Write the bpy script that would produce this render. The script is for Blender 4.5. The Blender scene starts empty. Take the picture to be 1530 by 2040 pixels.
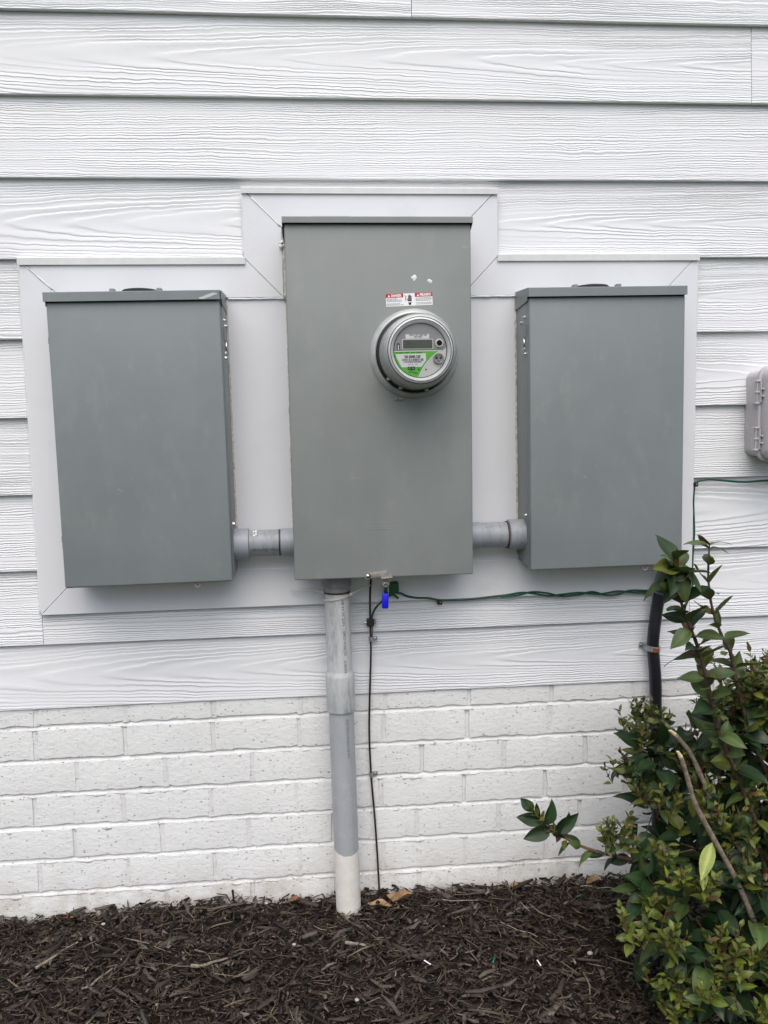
import bpy, bmesh, math, random
import numpy as np
from mathutils import Vector, Matrix, noise as mnoise

random.seed(11)
rng = np.random.default_rng(7)
S = bpy.context.scene
COL = S.collection

# ------------------------------------------------------------------ camera
cam_d = bpy.data.cameras.new('camera')
cam = bpy.data.objects.new('camera', cam_d)
COL.objects.link(cam)
S.camera = cam
CD, CP, CY, CR, CF = 2.0878, 0.1103, 0.0892, -0.0187, 1743.56
_f = Vector((math.sin(CY) * math.cos(CP), math.cos(CY) * math.cos(CP), -math.sin(CP)))
_r = Vector((math.cos(CY), -math.sin(CY), 0))
_u = _r.cross(_f)
_r2 = _r * math.cos(CR) + _u * math.sin(CR)
_u2 = _u * math.cos(CR) - _r * math.sin(CR)
_m = Matrix((_r2, _u2, -_f)).transposed().to_4x4()
_m.translation = (0, -CD, 0)
cam.matrix_world = _m
cam_d.sensor_fit = 'VERTICAL'
cam_d.sensor_height = 36
cam_d.lens = CF / 2040 * 36
cam_d.clip_start = 0.02
cam_d.clip_end = 500

# ------------------------------------------------------------------ light: overcast sky, wide soft sun
SUN_EL, SUN_AZ = math.radians(57), math.radians(186)      # azimuth from +Y clockwise: behind the camera
W = bpy.data.worlds.new('World')
S.world = W
W.use_nodes = True
wn = W.node_tree
bg = wn.nodes['Background']
sky = wn.nodes.new('ShaderNodeTexSky')
sky.sky_type = 'NISHITA'
sky.sun_disc = False
sky.sun_elevation = SUN_EL
sky.sun_rotation = SUN_AZ
sky.air_density = 0.9
sky.dust_density = 4.0
hs = wn.nodes.new('ShaderNodeHueSaturation')
hs.inputs['Saturation'].default_value = 0.95
wn.links.new(sky.outputs[0], hs.inputs['Color'])
wn.links.new(hs.outputs[0], bg.inputs[0])
bg.inputs[1].default_value = 0.098
sun_d = bpy.data.lights.new('sun', 'SUN')
sun = bpy.data.objects.new('sun', sun_d)
COL.objects.link(sun)
sun_d.energy = 1.25
sun_d.angle = math.radians(70)
sun_d.color = (0.965, 0.99, 0.995)
_sd = Vector((math.sin(SUN_AZ) * math.cos(SUN_EL), math.cos(SUN_AZ) * math.cos(SUN_EL), math.sin(SUN_EL)))
sun.rotation_euler = (-_sd).to_track_quat('-Z', 'Y').to_euler()
S.view_settings.view_transform = 'Standard'
S.view_settings.look = 'None'
S.view_settings.gamma = 1
S.view_settings.use_curve_mapping = False
S.view_settings.exposure = 0.64

# ------------------------------------------------------------------ node helpers
class NT:
    def __init__(s, name, rough=0.5, spec=0.5, metal=0.0, color=(0.8, 0.8, 0.8)):
        s.m = bpy.data.materials.new(name)
        s.m.use_nodes = True
        s.t = s.m.node_tree
        s.b = s.t.nodes['Principled BSDF']
        s.b.inputs['Roughness'].default_value = rough
        s.b.inputs['Specular IOR Level'].default_value = spec
        s.b.inputs['Metallic'].default_value = metal
        s.b.inputs['Base Color'].default_value = (*color, 1)
    def n(s, typ, **kw):
        x = s.t.nodes.new('ShaderNode' + typ)
        for k, v in kw.items():
            setattr(x, k, v)
        return x
    def put(s, sock, v):
        if hasattr(v, 'is_linked'):
            s.t.links.new(v, sock)
        else:
            sock.default_value = v
    def M(s, op, a, b=None, c=None):
        x = s.n('Math', operation=op)
        s.put(x.inputs[0], a)
        if b is not None: s.put(x.inputs[1], b)
        if c is not None: s.put(x.inputs[2], c)
        return x.outputs[0]
    def noise(s, vec, scale, detail=3.0, rough=0.55, dist=0.0, dim='3D'):
        x = s.n('TexNoise', noise_dimensions=dim)
        if vec is not None: s.put(x.inputs['Vector'], vec)
        x.inputs['Scale'].default_value = scale
        x.inputs['Detail'].default_value = detail
        x.inputs['Roughness'].default_value = rough
        x.inputs['Distortion'].default_value = dist
        return x.outputs['Fac']
    def xyz(s, x, y, z):
        c = s.n('CombineXYZ')
        for i, v in enumerate((x, y, z)): s.put(c.inputs[i], v)
        return c.outputs[0]
    def obj(s):
        return s.n('TexCoord').outputs['Object']
    def geo(s):
        return s.n('NewGeometry').outputs['Position']
    def sep(s, v):
        x = s.n('SeparateXYZ'); s.put(x.inputs[0], v); return x.outputs
    def scaled(s, v, sx, sy, sz):
        x = s.n('Mapping'); s.put(x.inputs[0], v); x.inputs['Scale'].default_value = (sx, sy, sz); return x.outputs[0]
    def ramp(s, f, stops, interp='LINEAR'):
        x = s.n('ValToRGB'); s.put(x.inputs[0], f)
        cr = x.color_ramp; cr.interpolation = interp
        while len(cr.elements) < len(stops): cr.elements.new(0.5)
        for e, (p, c) in zip(cr.elements, stops):
            e.position = p
            e.color = (*c, 1) if len(c) == 3 else c
        return x.outputs[0]
    def smooth(s, v, a, b, lo=0.0, hi=1.0):
        x = s.n('MapRange', interpolation_type='SMOOTHSTEP')
        s.put(x.inputs[0], v)
        for i, k in enumerate((a, b, lo, hi)): x.inputs[i + 1].default_value = k
        return x.outputs[0]
    def mix(s, f, a, b):
        x = s.n('Mix', data_type='RGBA')
        s.put(x.inputs[0], f)
        for i, v in ((6, a), (7, b)):
            if isinstance(v, tuple): v = (*v, 1) if len(v) == 3 else v
            s.put(x.inputs[i], v)
        return x.outputs[2]
    def color(s, v): s.put(s.b.inputs['Base Color'], v)
    def rough(s, v): s.put(s.b.inputs['Roughness'], v)
    def bump(s, h, strength, dist, prev=None):
        x = s.n('Bump'); x.inputs['Strength'].default_value = strength; x.inputs['Distance'].default_value = dist
        s.put(x.inputs['Height'], h)
        if prev is not None: s.put(x.inputs['Normal'], prev)
        s.put(s.b.inputs['Normal'], x.outputs[0])
        return x.outputs[0]

MAT = {}
def plain(name, col, rough=0.5, spec=0.5, metal=0.0, mottle=0.0, mscale=40.0, bump=0.0, bscale=300.0, stretch=(1, 1, 1)):
    n = NT(name, rough, spec, metal, col)
    v = n.scaled(n.obj(), *stretch)
    if mottle:
        f = n.noise(v, mscale, 5, 0.6)
        n.color(n.mix(n.smooth(f, 0.3, 0.7), tuple(c * (1 - mottle) for c in col), tuple(min(0.95, c * (1 + mottle)) for c in col)))
    if bump:
        n.bump(n.noise(v, bscale, 3, 0.6), 0.5, bump)
    MAT[name] = n.m
    return n

# ---- lap siding: cedar grain pressed into painted fibre cement
n = NT('siding_paint', 0.5, 0.35)
oi = n.n('ObjectInfo')
pr = n.n('SeparateColor'); n.put(pr.inputs[0], oi.outputs['Color'])
zc = n.M('MULTIPLY_ADD', pr.outputs[0], 0.6, -0.3)          # where the pith crosses the board
seed = pr.outputs[1]
o = n.sep(n.obj())
u = n.M('MULTIPLY_ADD', seed, 53.0, o[0])
v = o[2]
w1 = n.M('MULTIPLY_ADD', n.noise(n.xyz(n.M('MULTIPLY', u, 2.2), seed, n.M('MULTIPLY', v, 11.0)), 1.0, 2, 0.5), 0.026, -0.013)
w2 = n.M('MULTIPLY_ADD', n.noise(n.xyz(n.M('MULTIPLY', u, 26.0), seed, n.M('MULTIPLY', v, 40.0)), 1.0, 4, 0.65), 0.0086, -0.0043)
dv = n.M('SUBTRACT', n.M('ADD', n.M('ADD', v, w1), w2), zc)
D = n.M('ADD', n.M('PINGPONG', n.M('MULTIPLY', u, 0.032), 0.07), 0.006)
r = n.M('SQRT', n.M('ADD', n.M('MULTIPLY', dv, dv), n.M('MULTIPLY', D, D)))
wob = n.noise(n.xyz(n.M('MULTIPLY', r, 50.0), seed, 0.0), 1.0, 2, 0.5)
ring = n.M('MULTIPLY_ADD', wob, 3.4, n.M('MULTIPLY', r, 178.0))
t = n.M('FRACT', ring)
h = n.M('SUBTRACT', n.smooth(t, 0.0, 0.70), n.smooth(t, 0.70, 1.0))
amp = n.smooth(n.noise(n.xyz(n.M('MULTIPLY', u, 3.0), seed, n.M('MULTIPLY', ring, 0.33)), 1.0, 2, 0.5), 0.30, 0.66, 0.16, 1.0)
fib = n.noise(n.xyz(n.M('MULTIPLY', u, 12.0), seed, n.M('MULTIPLY', v, 300.0)), 1.0, 2, 0.5)
hh = n.M('MULTIPLY_ADD', fib, 0.10, n.M('MULTIPLY', h, amp))
n.bump(hh, 1.0, 0.00115)
dirt = n.noise(n.xyz(n.M('MULTIPLY', u, 5.0), seed, n.M('MULTIPLY', v, 30.0)), 1.0, 4, 0.6)
n.color(n.mix(n.smooth(dirt, 0.35, 0.75), (0.785, 0.79, 0.805), (0.745, 0.75, 0.76)))
MAT['siding_paint'] = n.m

# ---- painted brick and mortar
def brick_paint(name, colA, colB, mortar=False):
    n = NT(name, 0.5, 0.3)
    p = n.geo()
    st = n.scaled(p, 1, 1, 2.2)
    vo = n.n('TexVoronoi'); n.put(vo.inputs['Vector'], st); vo.inputs['Scale'].default_value = 105
    vo.inputs['Randomness'].default_value = 1.0
    cell = n.sep(vo.outputs['Color'])
    wob = n.noise(st, 220, 2, 0.6)
    d = n.M('MULTIPLY_ADD', wob, 0.30, vo.outputs['Distance'])
    size = n.M('MULTIPLY_ADD', cell[0], 0.48, 0.04)
    pit = n.M('MULTIPLY', n.M('LESS_THAN', d, size), n.M('GREATER_THAN', cell[1], 0.42))
    fine = n.noise(p, 420, 3, 0.6)
    lump = n.noise(n.scaled(p, 1, 1, 1.5), 75, 5, 0.68)
    hgt = n.M('ADD', n.M('MULTIPLY_ADD', fine, 0.35, n.M('MULTIPLY', lump, 1.0)), n.M('MULTIPLY', pit, -0.9))
    n.bump(hgt, 0.9, 0.0023)
    tone = n.noise(p, 7, 4, 0.6)
    base = n.mix(n.smooth(tone, 0.3, 0.7), colA, colB)
    dark = n.M('MULTIPLY', pit, n.smooth(cell[2], 0.5, 1.0, 0.0, 0.7))
    z = n.sep(p)[2]
    splash = n.M('MULTIPLY', n.smooth(z, -1.19, -1.08, 1.0, 0.0), n.smooth(n.noise(p, 14, 4, 0.65), 0.35, 0.75))
    base = n.mix(n.M('MULTIPLY', splash, 0.6), base, (0.46, 0.38, 0.30))
    n.color(n.mix(dark, base, (0.16, 0.14, 0.12)))
    MAT[name] = n.m
brick_paint('brick_paint', (0.85, 0.85, 0.83), (0.81, 0.81, 0.79))
brick_paint('mortar_paint', (0.80, 0.795, 0.785), (0.74, 0.735, 0.72), True)

plain('sheathing', (0.12, 0.10, 0.08), 0.9)
n = plain('trim_paint', (0.76, 0.765, 0.79), 0.38, 0.45)
p = n.obj()
sp = n.noise(p, 60, 5, 0.7)
smudge = n.noise(n.scaled(p, 1, 1, 1.6), 6, 5, 0.65)
c = n.mix(n.smooth(smudge, 0.55, 0.8, 0, 0.4), (0.765, 0.77, 0.795), (0.62, 0.62, 0.64))
n.color(n.mix(n.smooth(sp, 0.70, 0.76, 0, 0.7), c, (0.35, 0.34, 0.34)))
n.bump(n.noise(p, 160, 4, 0.6), 0.35, 0.0007)
plain('drip_cap_paint', (0.69, 0.685, 0.68), 0.42, 0.5, mottle=0.04)
plain('caulk', (0.80, 0.80, 0.81), 0.45, 0.4, bump=0.001, bscale=120)
plain('dirty_caulk', (0.58, 0.54, 0.475), 0.7, 0.3, mottle=0.35, mscale=90, bump=0.001, bscale=150)

def grey_enamel(name, col):
    n = NT(name, 0.42, 0.5)
    p = n.obj()
    f = n.noise(n.scaled(p, 1, 1, 0.6), 5, 5, 0.6)
    f2 = n.noise(p, 300, 3, 0.6)
    f3 = n.noise(n.scaled(p, 26, 26, 1.2), 1.0, 4, 0.65)
    c = n.mix(n.smooth(f, 0.3, 0.7), tuple(k * 0.95 for k in col), tuple(k * 1.05 for k in col))
    c = n.mix(n.smooth(f2, 0.62, 0.75, 0, 0.15), c, (0.5, 0.5, 0.5))
    scr = n.noise(n.scaled(p, 14, 14, 60), 1.0, 2, 0.5, 1.5)
    scm = n.noise(p, 9, 2, 0.5)
    c = n.mix(n.M('MULTIPLY', n.smooth(scr, 0.68, 0.72, 0, 0.22), n.smooth(scm, 0.58, 0.66)), c, (0.5, 0.5, 0.48))
    dust = n.noise(n.scaled(p, 1, 1, 0.5), 18, 6, 0.7)
    c = n.mix(n.smooth(dust, 0.5, 0.8, 0, 0.16), c, (0.45, 0.44, 0.40))
    c = n.mix(n.smooth(f3, 0.60, 0.85, 0, 0.07), c, (0.36, 0.36, 0.34))
    n.color(c)
    n.rough(n.smooth(f, 0.2, 0.8, 0.36, 0.50))
    dent = n.bump(n.noise(p, 4.5, 2, 0.5), 0.5, 0.006)
    n.bump(n.noise(p, 900, 2, 0.5), 0.25, 0.0003, dent)
    MAT[name] = n.m
grey_enamel('side_box_enamel', (0.214, 0.238, 0.240))
grey_enamel('meter_box_enamel', (0.242, 0.257, 0.246))
plain('hub_black', (0.02, 0.02, 0.02), 0.8)  # plain black of the hub plates on the side boxes
plain('zinc', (0.62, 0.62, 0.62), 0.32, 0.5, 0.9, mottle=0.1, mscale=200)
plain('dull_zinc', (0.38, 0.39, 0.40), 0.5, 0.5, 0.7, mottle=0.25, mscale=150)
plain('latch_metal', (0.29, 0.265, 0.23), 0.45, 0.5, 0.3, mottle=0.15, mscale=100)
plain('rust', (0.22, 0.075, 0.03), 0.85, 0.2, mottle=0.3, mscale=300, bump=0.0006)
plain('old_rust', (0.085, 0.050, 0.038), 0.85, 0.2, mottle=0.3, mscale=300)
plain('smear', (0.55, 0.56, 0.55), 0.6)
plain('paint_blob', (0.80, 0.80, 0.76), 0.5, bump=0.0015, bscale=200)
def pvc(name, col, streak):
    n = NT(name, 0.42, 0.45)
    p = n.obj()
    f = n.noise(n.scaled(p, 1.0, 1.0, 0.25), 55, 5, 0.7)
    g = n.noise(p, 16, 5, 0.65)
    c = n.mix(n.smooth(f, 0.45, 0.75), col, tuple(k * (1 - streak) for k in col))
    c = n.mix(n.smooth(g, 0.52, 0.75, 0, 0.55), c, tuple(min(0.9, k * 1.28) for k in col))
    n.color(c)
    n.bump(n.noise(p, 240, 3, 0.6), 0.3, 0.0005)
    MAT[name] = n.m
pvc('pvc_weathered', (0.50, 0.51, 0.51), 0.42)
pvc('pvc_plain', (0.385, 0.40, 0.415), 0.14)
pvc('pvc_stub', (0.29, 0.305, 0.325), 0.40)
pvc('pvc_stub_plain', (0.30, 0.318, 0.35), 0.2)
pvc('pvc_dark', (0.25, 0.255, 0.255), 0.4)
plain('pipe_white_paint', (0.74, 0.71, 0.65), 0.55, mottle=0.05, mscale=30, bump=0.002, bscale=90)
plain('ink', (0.03, 0.03, 0.035), 0.7)
plain('ink_faded', (0.085, 0.088, 0.10), 0.7)
plain('tie_plastic', (0.62, 0.61, 0.56), 0.4)
plain('bare_wire', (0.030, 0.018, 0.014), 0.5, mottle=0.3, mscale=90)
plain('green_wire', (0.006, 0.075, 0.040), 0.38)
plain('green_plastic', (0.010, 0.085, 0.035), 0.4)
plain('bronze', (0.040, 0.026, 0.016), 0.5, 0.5, 0.3, mottle=0.3, mscale=200)
plain('lock_blue', (0.012, 0.010, 0.60), 0.35)
plain('steel_bright', (0.75, 0.75, 0.74), 0.2, 0.5, 1.0)
plain('flex_black', (0.013, 0.013, 0.018), 0.38, 0.5, mottle=0.3, mscale=60, stretch=(1, 1, 0.2))
plain('utility_plastic', (0.50, 0.475, 0.485), 0.45, 0.4, mottle=0.03, bump=0.0004, bscale=500)
plain('meter_body', (0.66, 0.66, 0.64), 0.35, 0.5, mottle=0.05)
plain('meter_rim', (0.84, 0.85, 0.85), 0.22, 0.6)
plain('ring_metal', (0.50, 0.515, 0.50), 0.33, 0.6, 0.25, mottle=0.12, mscale=25)
plain('meter_plate_dark', (0.30, 0.295, 0.30), 0.4)
plain('meter_plate_light', (0.70, 0.69, 0.68), 0.4)
plain('black_rubber', (0.012, 0.012, 0.013), 0.55)
plain('lcd', (0.075, 0.092, 0.066), 0.25)
plain('lcd_segment', (0.018, 0.022, 0.016), 0.4)
plain('print_white', (0.82, 0.82, 0.82), 0.45)
plain('print_red', (0.52, 0.012, 0.018), 0.45)
plain('print_green', (0.13, 0.52, 0.055), 0.42)
plain('print_dark_green', (0.01, 0.13, 0.01), 0.5)
plain('print_black', (0.012, 0.012, 0.012), 0.5)
plain('print_grey', (0.25, 0.25, 0.27), 0.6)
# clear cover: thin clear polycarbonate
n = NT('clear_cover', 0.06)
tr = n.n('BsdfTransparent'); tr.inputs[0].default_value = (0.95, 0.95, 0.95, 1)
gl = n.n('BsdfGlossy'); gl.inputs['Roughness'].default_value = 0.06
fr = n.n('LayerWeight'); fr.inputs['Blend'].default_value = 0.28
mx = n.n('MixShader')
n.t.links.new(n.M('MULTIPLY_ADD', fr.outputs['Fresnel'], 0.5, 0.01), mx.inputs[0])
n.t.links.new(tr.outputs[0], mx.inputs[1]); n.t.links.new(gl.outputs[0], mx.inputs[2])
n.t.links.new(mx.outputs[0], n.t.nodes['Material Output'].inputs[0])
MAT['clear_cover'] = n.m

# ---- ground materials
n = NT('mulch_soil', 0.95, 0.15)
p = n.geo()
n.color(n.ramp(n.noise(p, 60, 5, 0.7), [(0.3, (0.010, 0.008, 0.006)), (0.7, (0.040, 0.031, 0.025))]))
n.bump(n.noise(p, 150, 4, 0.7), 0.8, 0.006)
MAT['mulch_soil'] = n.m
n = NT('mulch_chip', 0.8, 0.25)
at = n.n('VertexColor'); at.layer_name = 'Col'
p = n.geo()
n.color(n.mix(n.smooth(n.noise(p, 380, 4, 0.7), 0.35, 0.7, 0.0, 0.55), at.outputs[0], (0.012, 0.010, 0.009)))
n.bump(n.noise(p, 600, 3, 0.6), 0.6, 0.001)
MAT['mulch_chip'] = n.m
n = NT('lawn', 0.9, 0.1)
p = n.geo()
n.color(n.ramp(n.noise(p, 3, 6, 0.7), [(0.3, (0.035, 0.055, 0.02)), (0.7, (0.075, 0.085, 0.035))]))
MAT['lawn'] = n.m
n = NT('leaf', 0.42, 0.42)
at = n.n('VertexColor'); at.layer_name = 'Col'
p = n.geo()
lc = n.mix(n.smooth(n.noise(p, 45, 4, 0.6), 0.35, 0.75, 0, 0.35), at.outputs[0], (0.02, 0.035, 0.008))
lc = n.mix(n.smooth(n.noise(p, 130, 3, 0.6), 0.66, 0.74, 0, 0.4), lc, (0.13, 0.09, 0.035))
n.color(lc)
n.rough(n.smooth(n.noise(p, 25, 2, 0.5), 0.3, 0.7, 0.36, 0.58))
n.bump(n.noise(p, 300, 3, 0.6), 0.3, 0.0006)
tl = n.n('BsdfTranslucent'); n.t.links.new(lc, tl.inputs[0])
mx = n.n('MixShader'); mx.inputs[0].default_value = 0.16
n.t.links.new(n.b.outputs[0], mx.inputs[1]); n.t.links.new(tl.outputs[0], mx.inputs[2])
n.t.links.new(mx.outputs[0], n.t.nodes['Material Output'].inputs[0])
MAT['leaf'] = n.m
plain('twig_bark', (0.13, 0.075, 0.045), 0.8, mottle=0.4, mscale=150, bump=0.002, bscale=250)
plain('dark_bark', (0.075, 0.042, 0.030), 0.8, mottle=0.5, mscale=260, bump=0.002, bscale=250)
plain('grey_bark', (0.20, 0.155, 0.115), 0.85, mottle=0.35, mscale=120, bump=0.002, bscale=200)
plain('red_stem', (0.12, 0.045, 0.025), 0.6, mottle=0.3, mscale=100)
plain('cut_wood', (0.62, 0.50, 0.26), 0.7)
plain('dry_leaf', (0.27, 0.165, 0.085), 0.6, mottle=0.35, mscale=60, bump=0.001, bscale=150)
plain('russet_leaf', (0.17, 0.075, 0.035), 0.65, mottle=0.35, mscale=60)
plain('pale_stick', (0.22, 0.185, 0.145), 0.8, mottle=0.35, mscale=80, bump=0.001, bscale=200, stretch=(1, 1, 1))
plain('pebble', (0.42, 0.38, 0.32), 0.7, mottle=0.1)
plain('stake_black', (0.012, 0.009, 0.008), 0.8)

# ------------------------------------------------------------------ object helpers
BASE = {}
def tag(o, label=None, cat=None, group=None, kind=None):
    if label: o['label'] = label
    if cat: o['category'] = cat
    if group: o['group'] = group
    if kind: o['kind'] = kind
    return o
def thing(name, label, cat, loc, group=None):
    o = bpy.data.objects.new(name, None)
    o.empty_display_size = 0.05
    COL.objects.link(o)
    o.location = loc
    BASE[o.name] = Vector(loc)
    return tag(o, label, cat, group)
def base_of(o):
    return BASE.get(o.name, Vector((0, 0, 0)))
def finish(name, me, mat, parent=None, origin=None, smooth=False):
    """links a mesh whose vertices are in world space; its origin is the parent's base"""
    b = Vector(origin) if origin is not None else (base_of(parent) if parent else Vector((0, 0, 0)))
    if b.length > 0:
        me.transform(Matrix.Translation(-b))
    if mat: me.materials.append(MAT[mat])
    o = bpy.data.objects.new(name, me)
    COL.objects.link(o)
    if parent:
        o.parent = parent
        o.location = b - base_of(parent)
    else:
        o.location = b
    BASE[o.name] = b
    if smooth is True:
        me.polygons.foreach_set('use_smooth', [True] * len(me.polygons))
    elif smooth:
        me.polygons.foreach_set('use_smooth', [True] * len(me.polygons))
        me.set_sharp_from_angle(angle=math.radians(smooth))
    return o
def bmo(name, bm, mat, parent=None, smooth=False, origin=None):
    me = bpy.data.meshes.new(name)
    bmesh.ops.recalc_face_normals(bm, faces=bm.faces)
    bm.to_mesh(me); bm.free()
    return finish(name, me, mat, parent, origin, smooth)
def pydata(name, v, f, mat, parent=None, smooth=False, origin=None):
    me = bpy.data.meshes.new(name)
    me.from_pydata([tuple(p) for p in v], [], [tuple(q) for q in f])
    me.update()
    return finish(name, me, mat, parent, origin, smooth)
def box(bm, x0, x1, y0, y1, z0, z1, bev=0.0, seg=1):
    r = bmesh.ops.create_cube(bm, size=1.0)
    vs = r['verts']
    for q in vs:
        q.co = Vector(((x0 + x1) / 2 + q.co.x * (x1 - x0), (y0 + y1) / 2 + q.co.y * (y1 - y0), (z0 + z1) / 2 + q.co.z * (z1 - z0)))
    if bev > 0:
        es = list({e for q in vs for e in q.link_edges})
        r2 = bmesh.ops.bevel(bm, geom=es, offset=bev, segments=seg, profile=0.5, affect='EDGES')
        return r2['verts']
    return vs
def boxo(name, mat, parent, x0, x1, y0, y1, z0, z1, bev=0.0, seg=1, smooth=False):
    bm = bmesh.new(); box(bm, x0, x1, y0, y1, z0, z1, bev, seg)
    return bmo(name, bm, mat, parent, smooth)
def lathe(bm, prof, centre, axis='Y', n=48, cap=True):
    """prof: (radius, distance along the axis)"""
    rings = []
    for r, d in prof:
        ring = []
        for i in range(n):
            a = 2 * math.pi * i / n
            c, s = math.cos(a) * r, math.sin(a) * r
            p = {'X': (d, c, s), 'Y': (c, d, s), 'Z': (c, s, d)}[axis]
            ring.append(bm.verts.new(Vector(centre) + Vector(p)))
        rings.append(ring)
    for a, b in zip(rings, rings[1:]):
        for i in range(n):
            bm.faces.new((a[i], a[(i + 1) % n], b[(i + 1) % n], b[i]))
    if cap:
        for ring in (rings[0], rings[-1]):
            bm.faces.new(ring)
def smoothpath(pts, k=6):
    pts = [Vector(p) for p in pts]
    out = []
    for i in range(len(pts) - 1):
        p0, p1, p2, p3 = pts[max(i - 1, 0)], pts[i], pts[i + 1], pts[min(i + 2, len(pts) - 1)]
        for j in range(k):
            t = j / k
            out.append(0.5 * ((2 * p1) + (p2 - p0) * t + (2 * p0 - 5 * p1 + 4 * p2 - p3) * t * t + (3 * p1 - p0 - 3 * p2 + p3) * t ** 3))
    out.append(pts[-1])
    return out
def tube(bm, pts, r0, r1=None, n=8, cap=True, wob=0.0):
    r1 = r0 if r1 is None else r1
    pts = [Vector(p) for p in pts]
    N = len(pts)
    ref = Vector((0.13, -1, 0.07))
    rings = []
    for i, p in enumerate(pts):
        t = (pts[min(i + 1, N - 1)] - pts[max(i - 1, 0)]).normalized()
        a = t.cross(ref)
        if a.length < 1e-3: a = t.cross(Vector((1, 0, 0)))
        a.normalize(); b = t.cross(a)
        r = r0 + (r1 - r0) * i / max(1, N - 1)
        if wob: r *= 1 + random.uniform(-wob, wob)
        rings.append([bm.verts.new(p + a * math.cos(2 * math.pi * k / n) * r + b * math.sin(2 * math.pi * k / n) * r) for k in range(n)])
    for a, b in zip(rings, rings[1:]):
        for k in range(n):
            bm.faces.new((a[k], a[(k + 1) % n], b[(k + 1) % n], b[k]))
    if cap:
        bm.faces.new(rings[0]); bm.faces.new(rings[-1])
def prism(bm, poly, y0, y1, bev=0.0):
    """poly of (x, z), y0 front (towards the camera), y1 back"""
    f = [bm.verts.new((x, y0, z)) for x, z in poly]
    b = [bm.verts.new((x, y1, z)) for x, z in poly]
    k = len(poly)
    ff = bm.faces.new(f); bm.faces.new(b[::-1])
    for i in range(k):
        bm.faces.new((f[i], b[i], b[(i + 1) % k], f[(i + 1) % k]))
    if bev:
        bmesh.ops.bevel(bm, geom=list(ff.edges), offset=bev, segments=2, profile=0.5, affect='EDGES')
def prismo(name, mat, parent, poly, y0, y1, bev=0.0, smooth=False):
    bm = bmesh.new(); prism(bm, poly, y0, y1, bev)
    return bmo(name, bm, mat, parent, smooth)
def text_mesh(s, size, bold=0.0, spacing=1.0):
    c = bpy.data.curves.new('lettering', 'FONT')
    c.body = s; c.size = size; c.align_x = 'CENTER'; c.align_y = 'CENTER'
    c.offset = bold; c.space_character = spacing; c.resolution_u = 3
    o = bpy.data.objects.new('lettering', c)
    COL.objects.link(o)
    dg = bpy.context.evaluated_depsgraph_get()
    me = bpy.data.meshes.new_from_object(o.evaluated_get(dg))
    bpy.data.objects.remove(o); bpy.data.curves.remove(c)
    return me
def text(name, s, size, x, z, y, mat, parent, rot=0.0, width=None, bold=0.0, thick=0.0003):
    """flat lettering on a vertical face looking towards -Y; thin raised print"""
    me = text_mesh(s, size, bold)
    xs = [q.co.x for q in me.vertices]
    k = 1.0
    if width and xs: k = width / (max(xs) - min(xs))
    cx = (max(xs) + min(xs)) / 2
    c, sn = math.cos(rot), math.sin(rot)
    for q in me.vertices:
        a, b = (q.co.x - cx) * k, q.co.y
        q.co = Vector((x + a * c - b * sn, y, z + a * sn + b * c))
    return finish(name, me, mat, parent)
def text_on_pipe(name, s, size, length, cx, cy, rad, along, ang, mat, parent, axis='Z', flip=1):
    """lettering wrapped on a pipe: runs along the axis from `along`, centred on angle `ang` (from -Y)"""
    me = text_mesh(s, size, 0.0)
    xs = [q.co.x for q in me.vertices]
    lo, hi = min(xs), max(xs)
    for q in me.vertices:
        a = (q.co.x - (lo + hi) / 2) / (hi - lo) * length * flip
        th = ang + (-flip if axis == 'Z' else 1) * q.co.y / rad
        if axis == 'Z':
            q.co = Vector((cx(along + a) + rad * math.sin(th), cy - rad * math.cos(th), along + a))
        else:
            q.co = Vector((along + a, cx - rad * math.cos(th), cy + rad * math.sin(th)))
    return finish(name, me, mat, parent)

# ================================================================== the ground
XA, XB = -1.65, 2.35
ZG = -1.2
GRP = [(-3, -1.235), (-1.2, -1.235), (-0.77, -1.218), (-0.53, -1.203), (-0.26, -1.190), (0.0, -1.207), (0.11, -1.205), (0.34, -1.206), (0.55, -1.206), (0.80, -1.197), (1.2, -1.195), (4, -1.20)]
GX, GZ = [a for a, b in GRP], [b for a, b in GRP]
def ground_z(x, y):
    base = np.interp(x, GX, GZ)
    k = np.clip(-np.asarray(y) / 0.35, 0, 1)
    far = -1.205 - 0.03 * np.clip(-np.asarray(y) - 0.3, 0, 2)
    z = base * (1 - k) + far * k
    return z + 0.006 * np.sin(x * 9 + y * 7) * np.cos(y * 11 - x * 3) - 0.018 * np.exp(-((x - 0.62) ** 2 + (y + 0.42) ** 2) / 0.012)
bm = bmesh.new()
_R = 80
vs = [bm.verts.new(p) for p in ((-_R, -_R, -1.33), (_R, -_R, -1.33), (_R, _R, -1.33), (-_R, _R, -1.33))]
bm.faces.new(vs)
tag(bmo('ground', bm, 'lawn'), 'flat lawn around the mulch bed', kind='structure')

nx, ny = 160, 64
gx = np.linspace(-2.2, 2.9, nx); gy = np.linspace(0.03, -1.9, ny)
X, Y = np.meshgrid(gx, gy)
Zg = ground_z(X, Y) - 0.008 + rng.normal(0, 0.003, X.shape)
Zg = np.where((Y < -1.75) | (np.abs(X - 0.35) > 2.45), -1.35, Zg)
v = np.stack([X.ravel(), Y.ravel(), Zg.ravel()], 1)
idx = np.arange(nx * ny).reshape(ny, nx)
f = np.stack([idx[:-1, :-1].ravel(), idx[1:, :-1].ravel(), idx[1:, 1:].ravel(), idx[:-1, 1:].ravel()], 1)
tag(pydata('mulch_bed', v.tolist(), f.tolist(), 'mulch_soil', smooth=True), 'dark soil bed under the shredded bark mulch', kind='structure')

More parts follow.
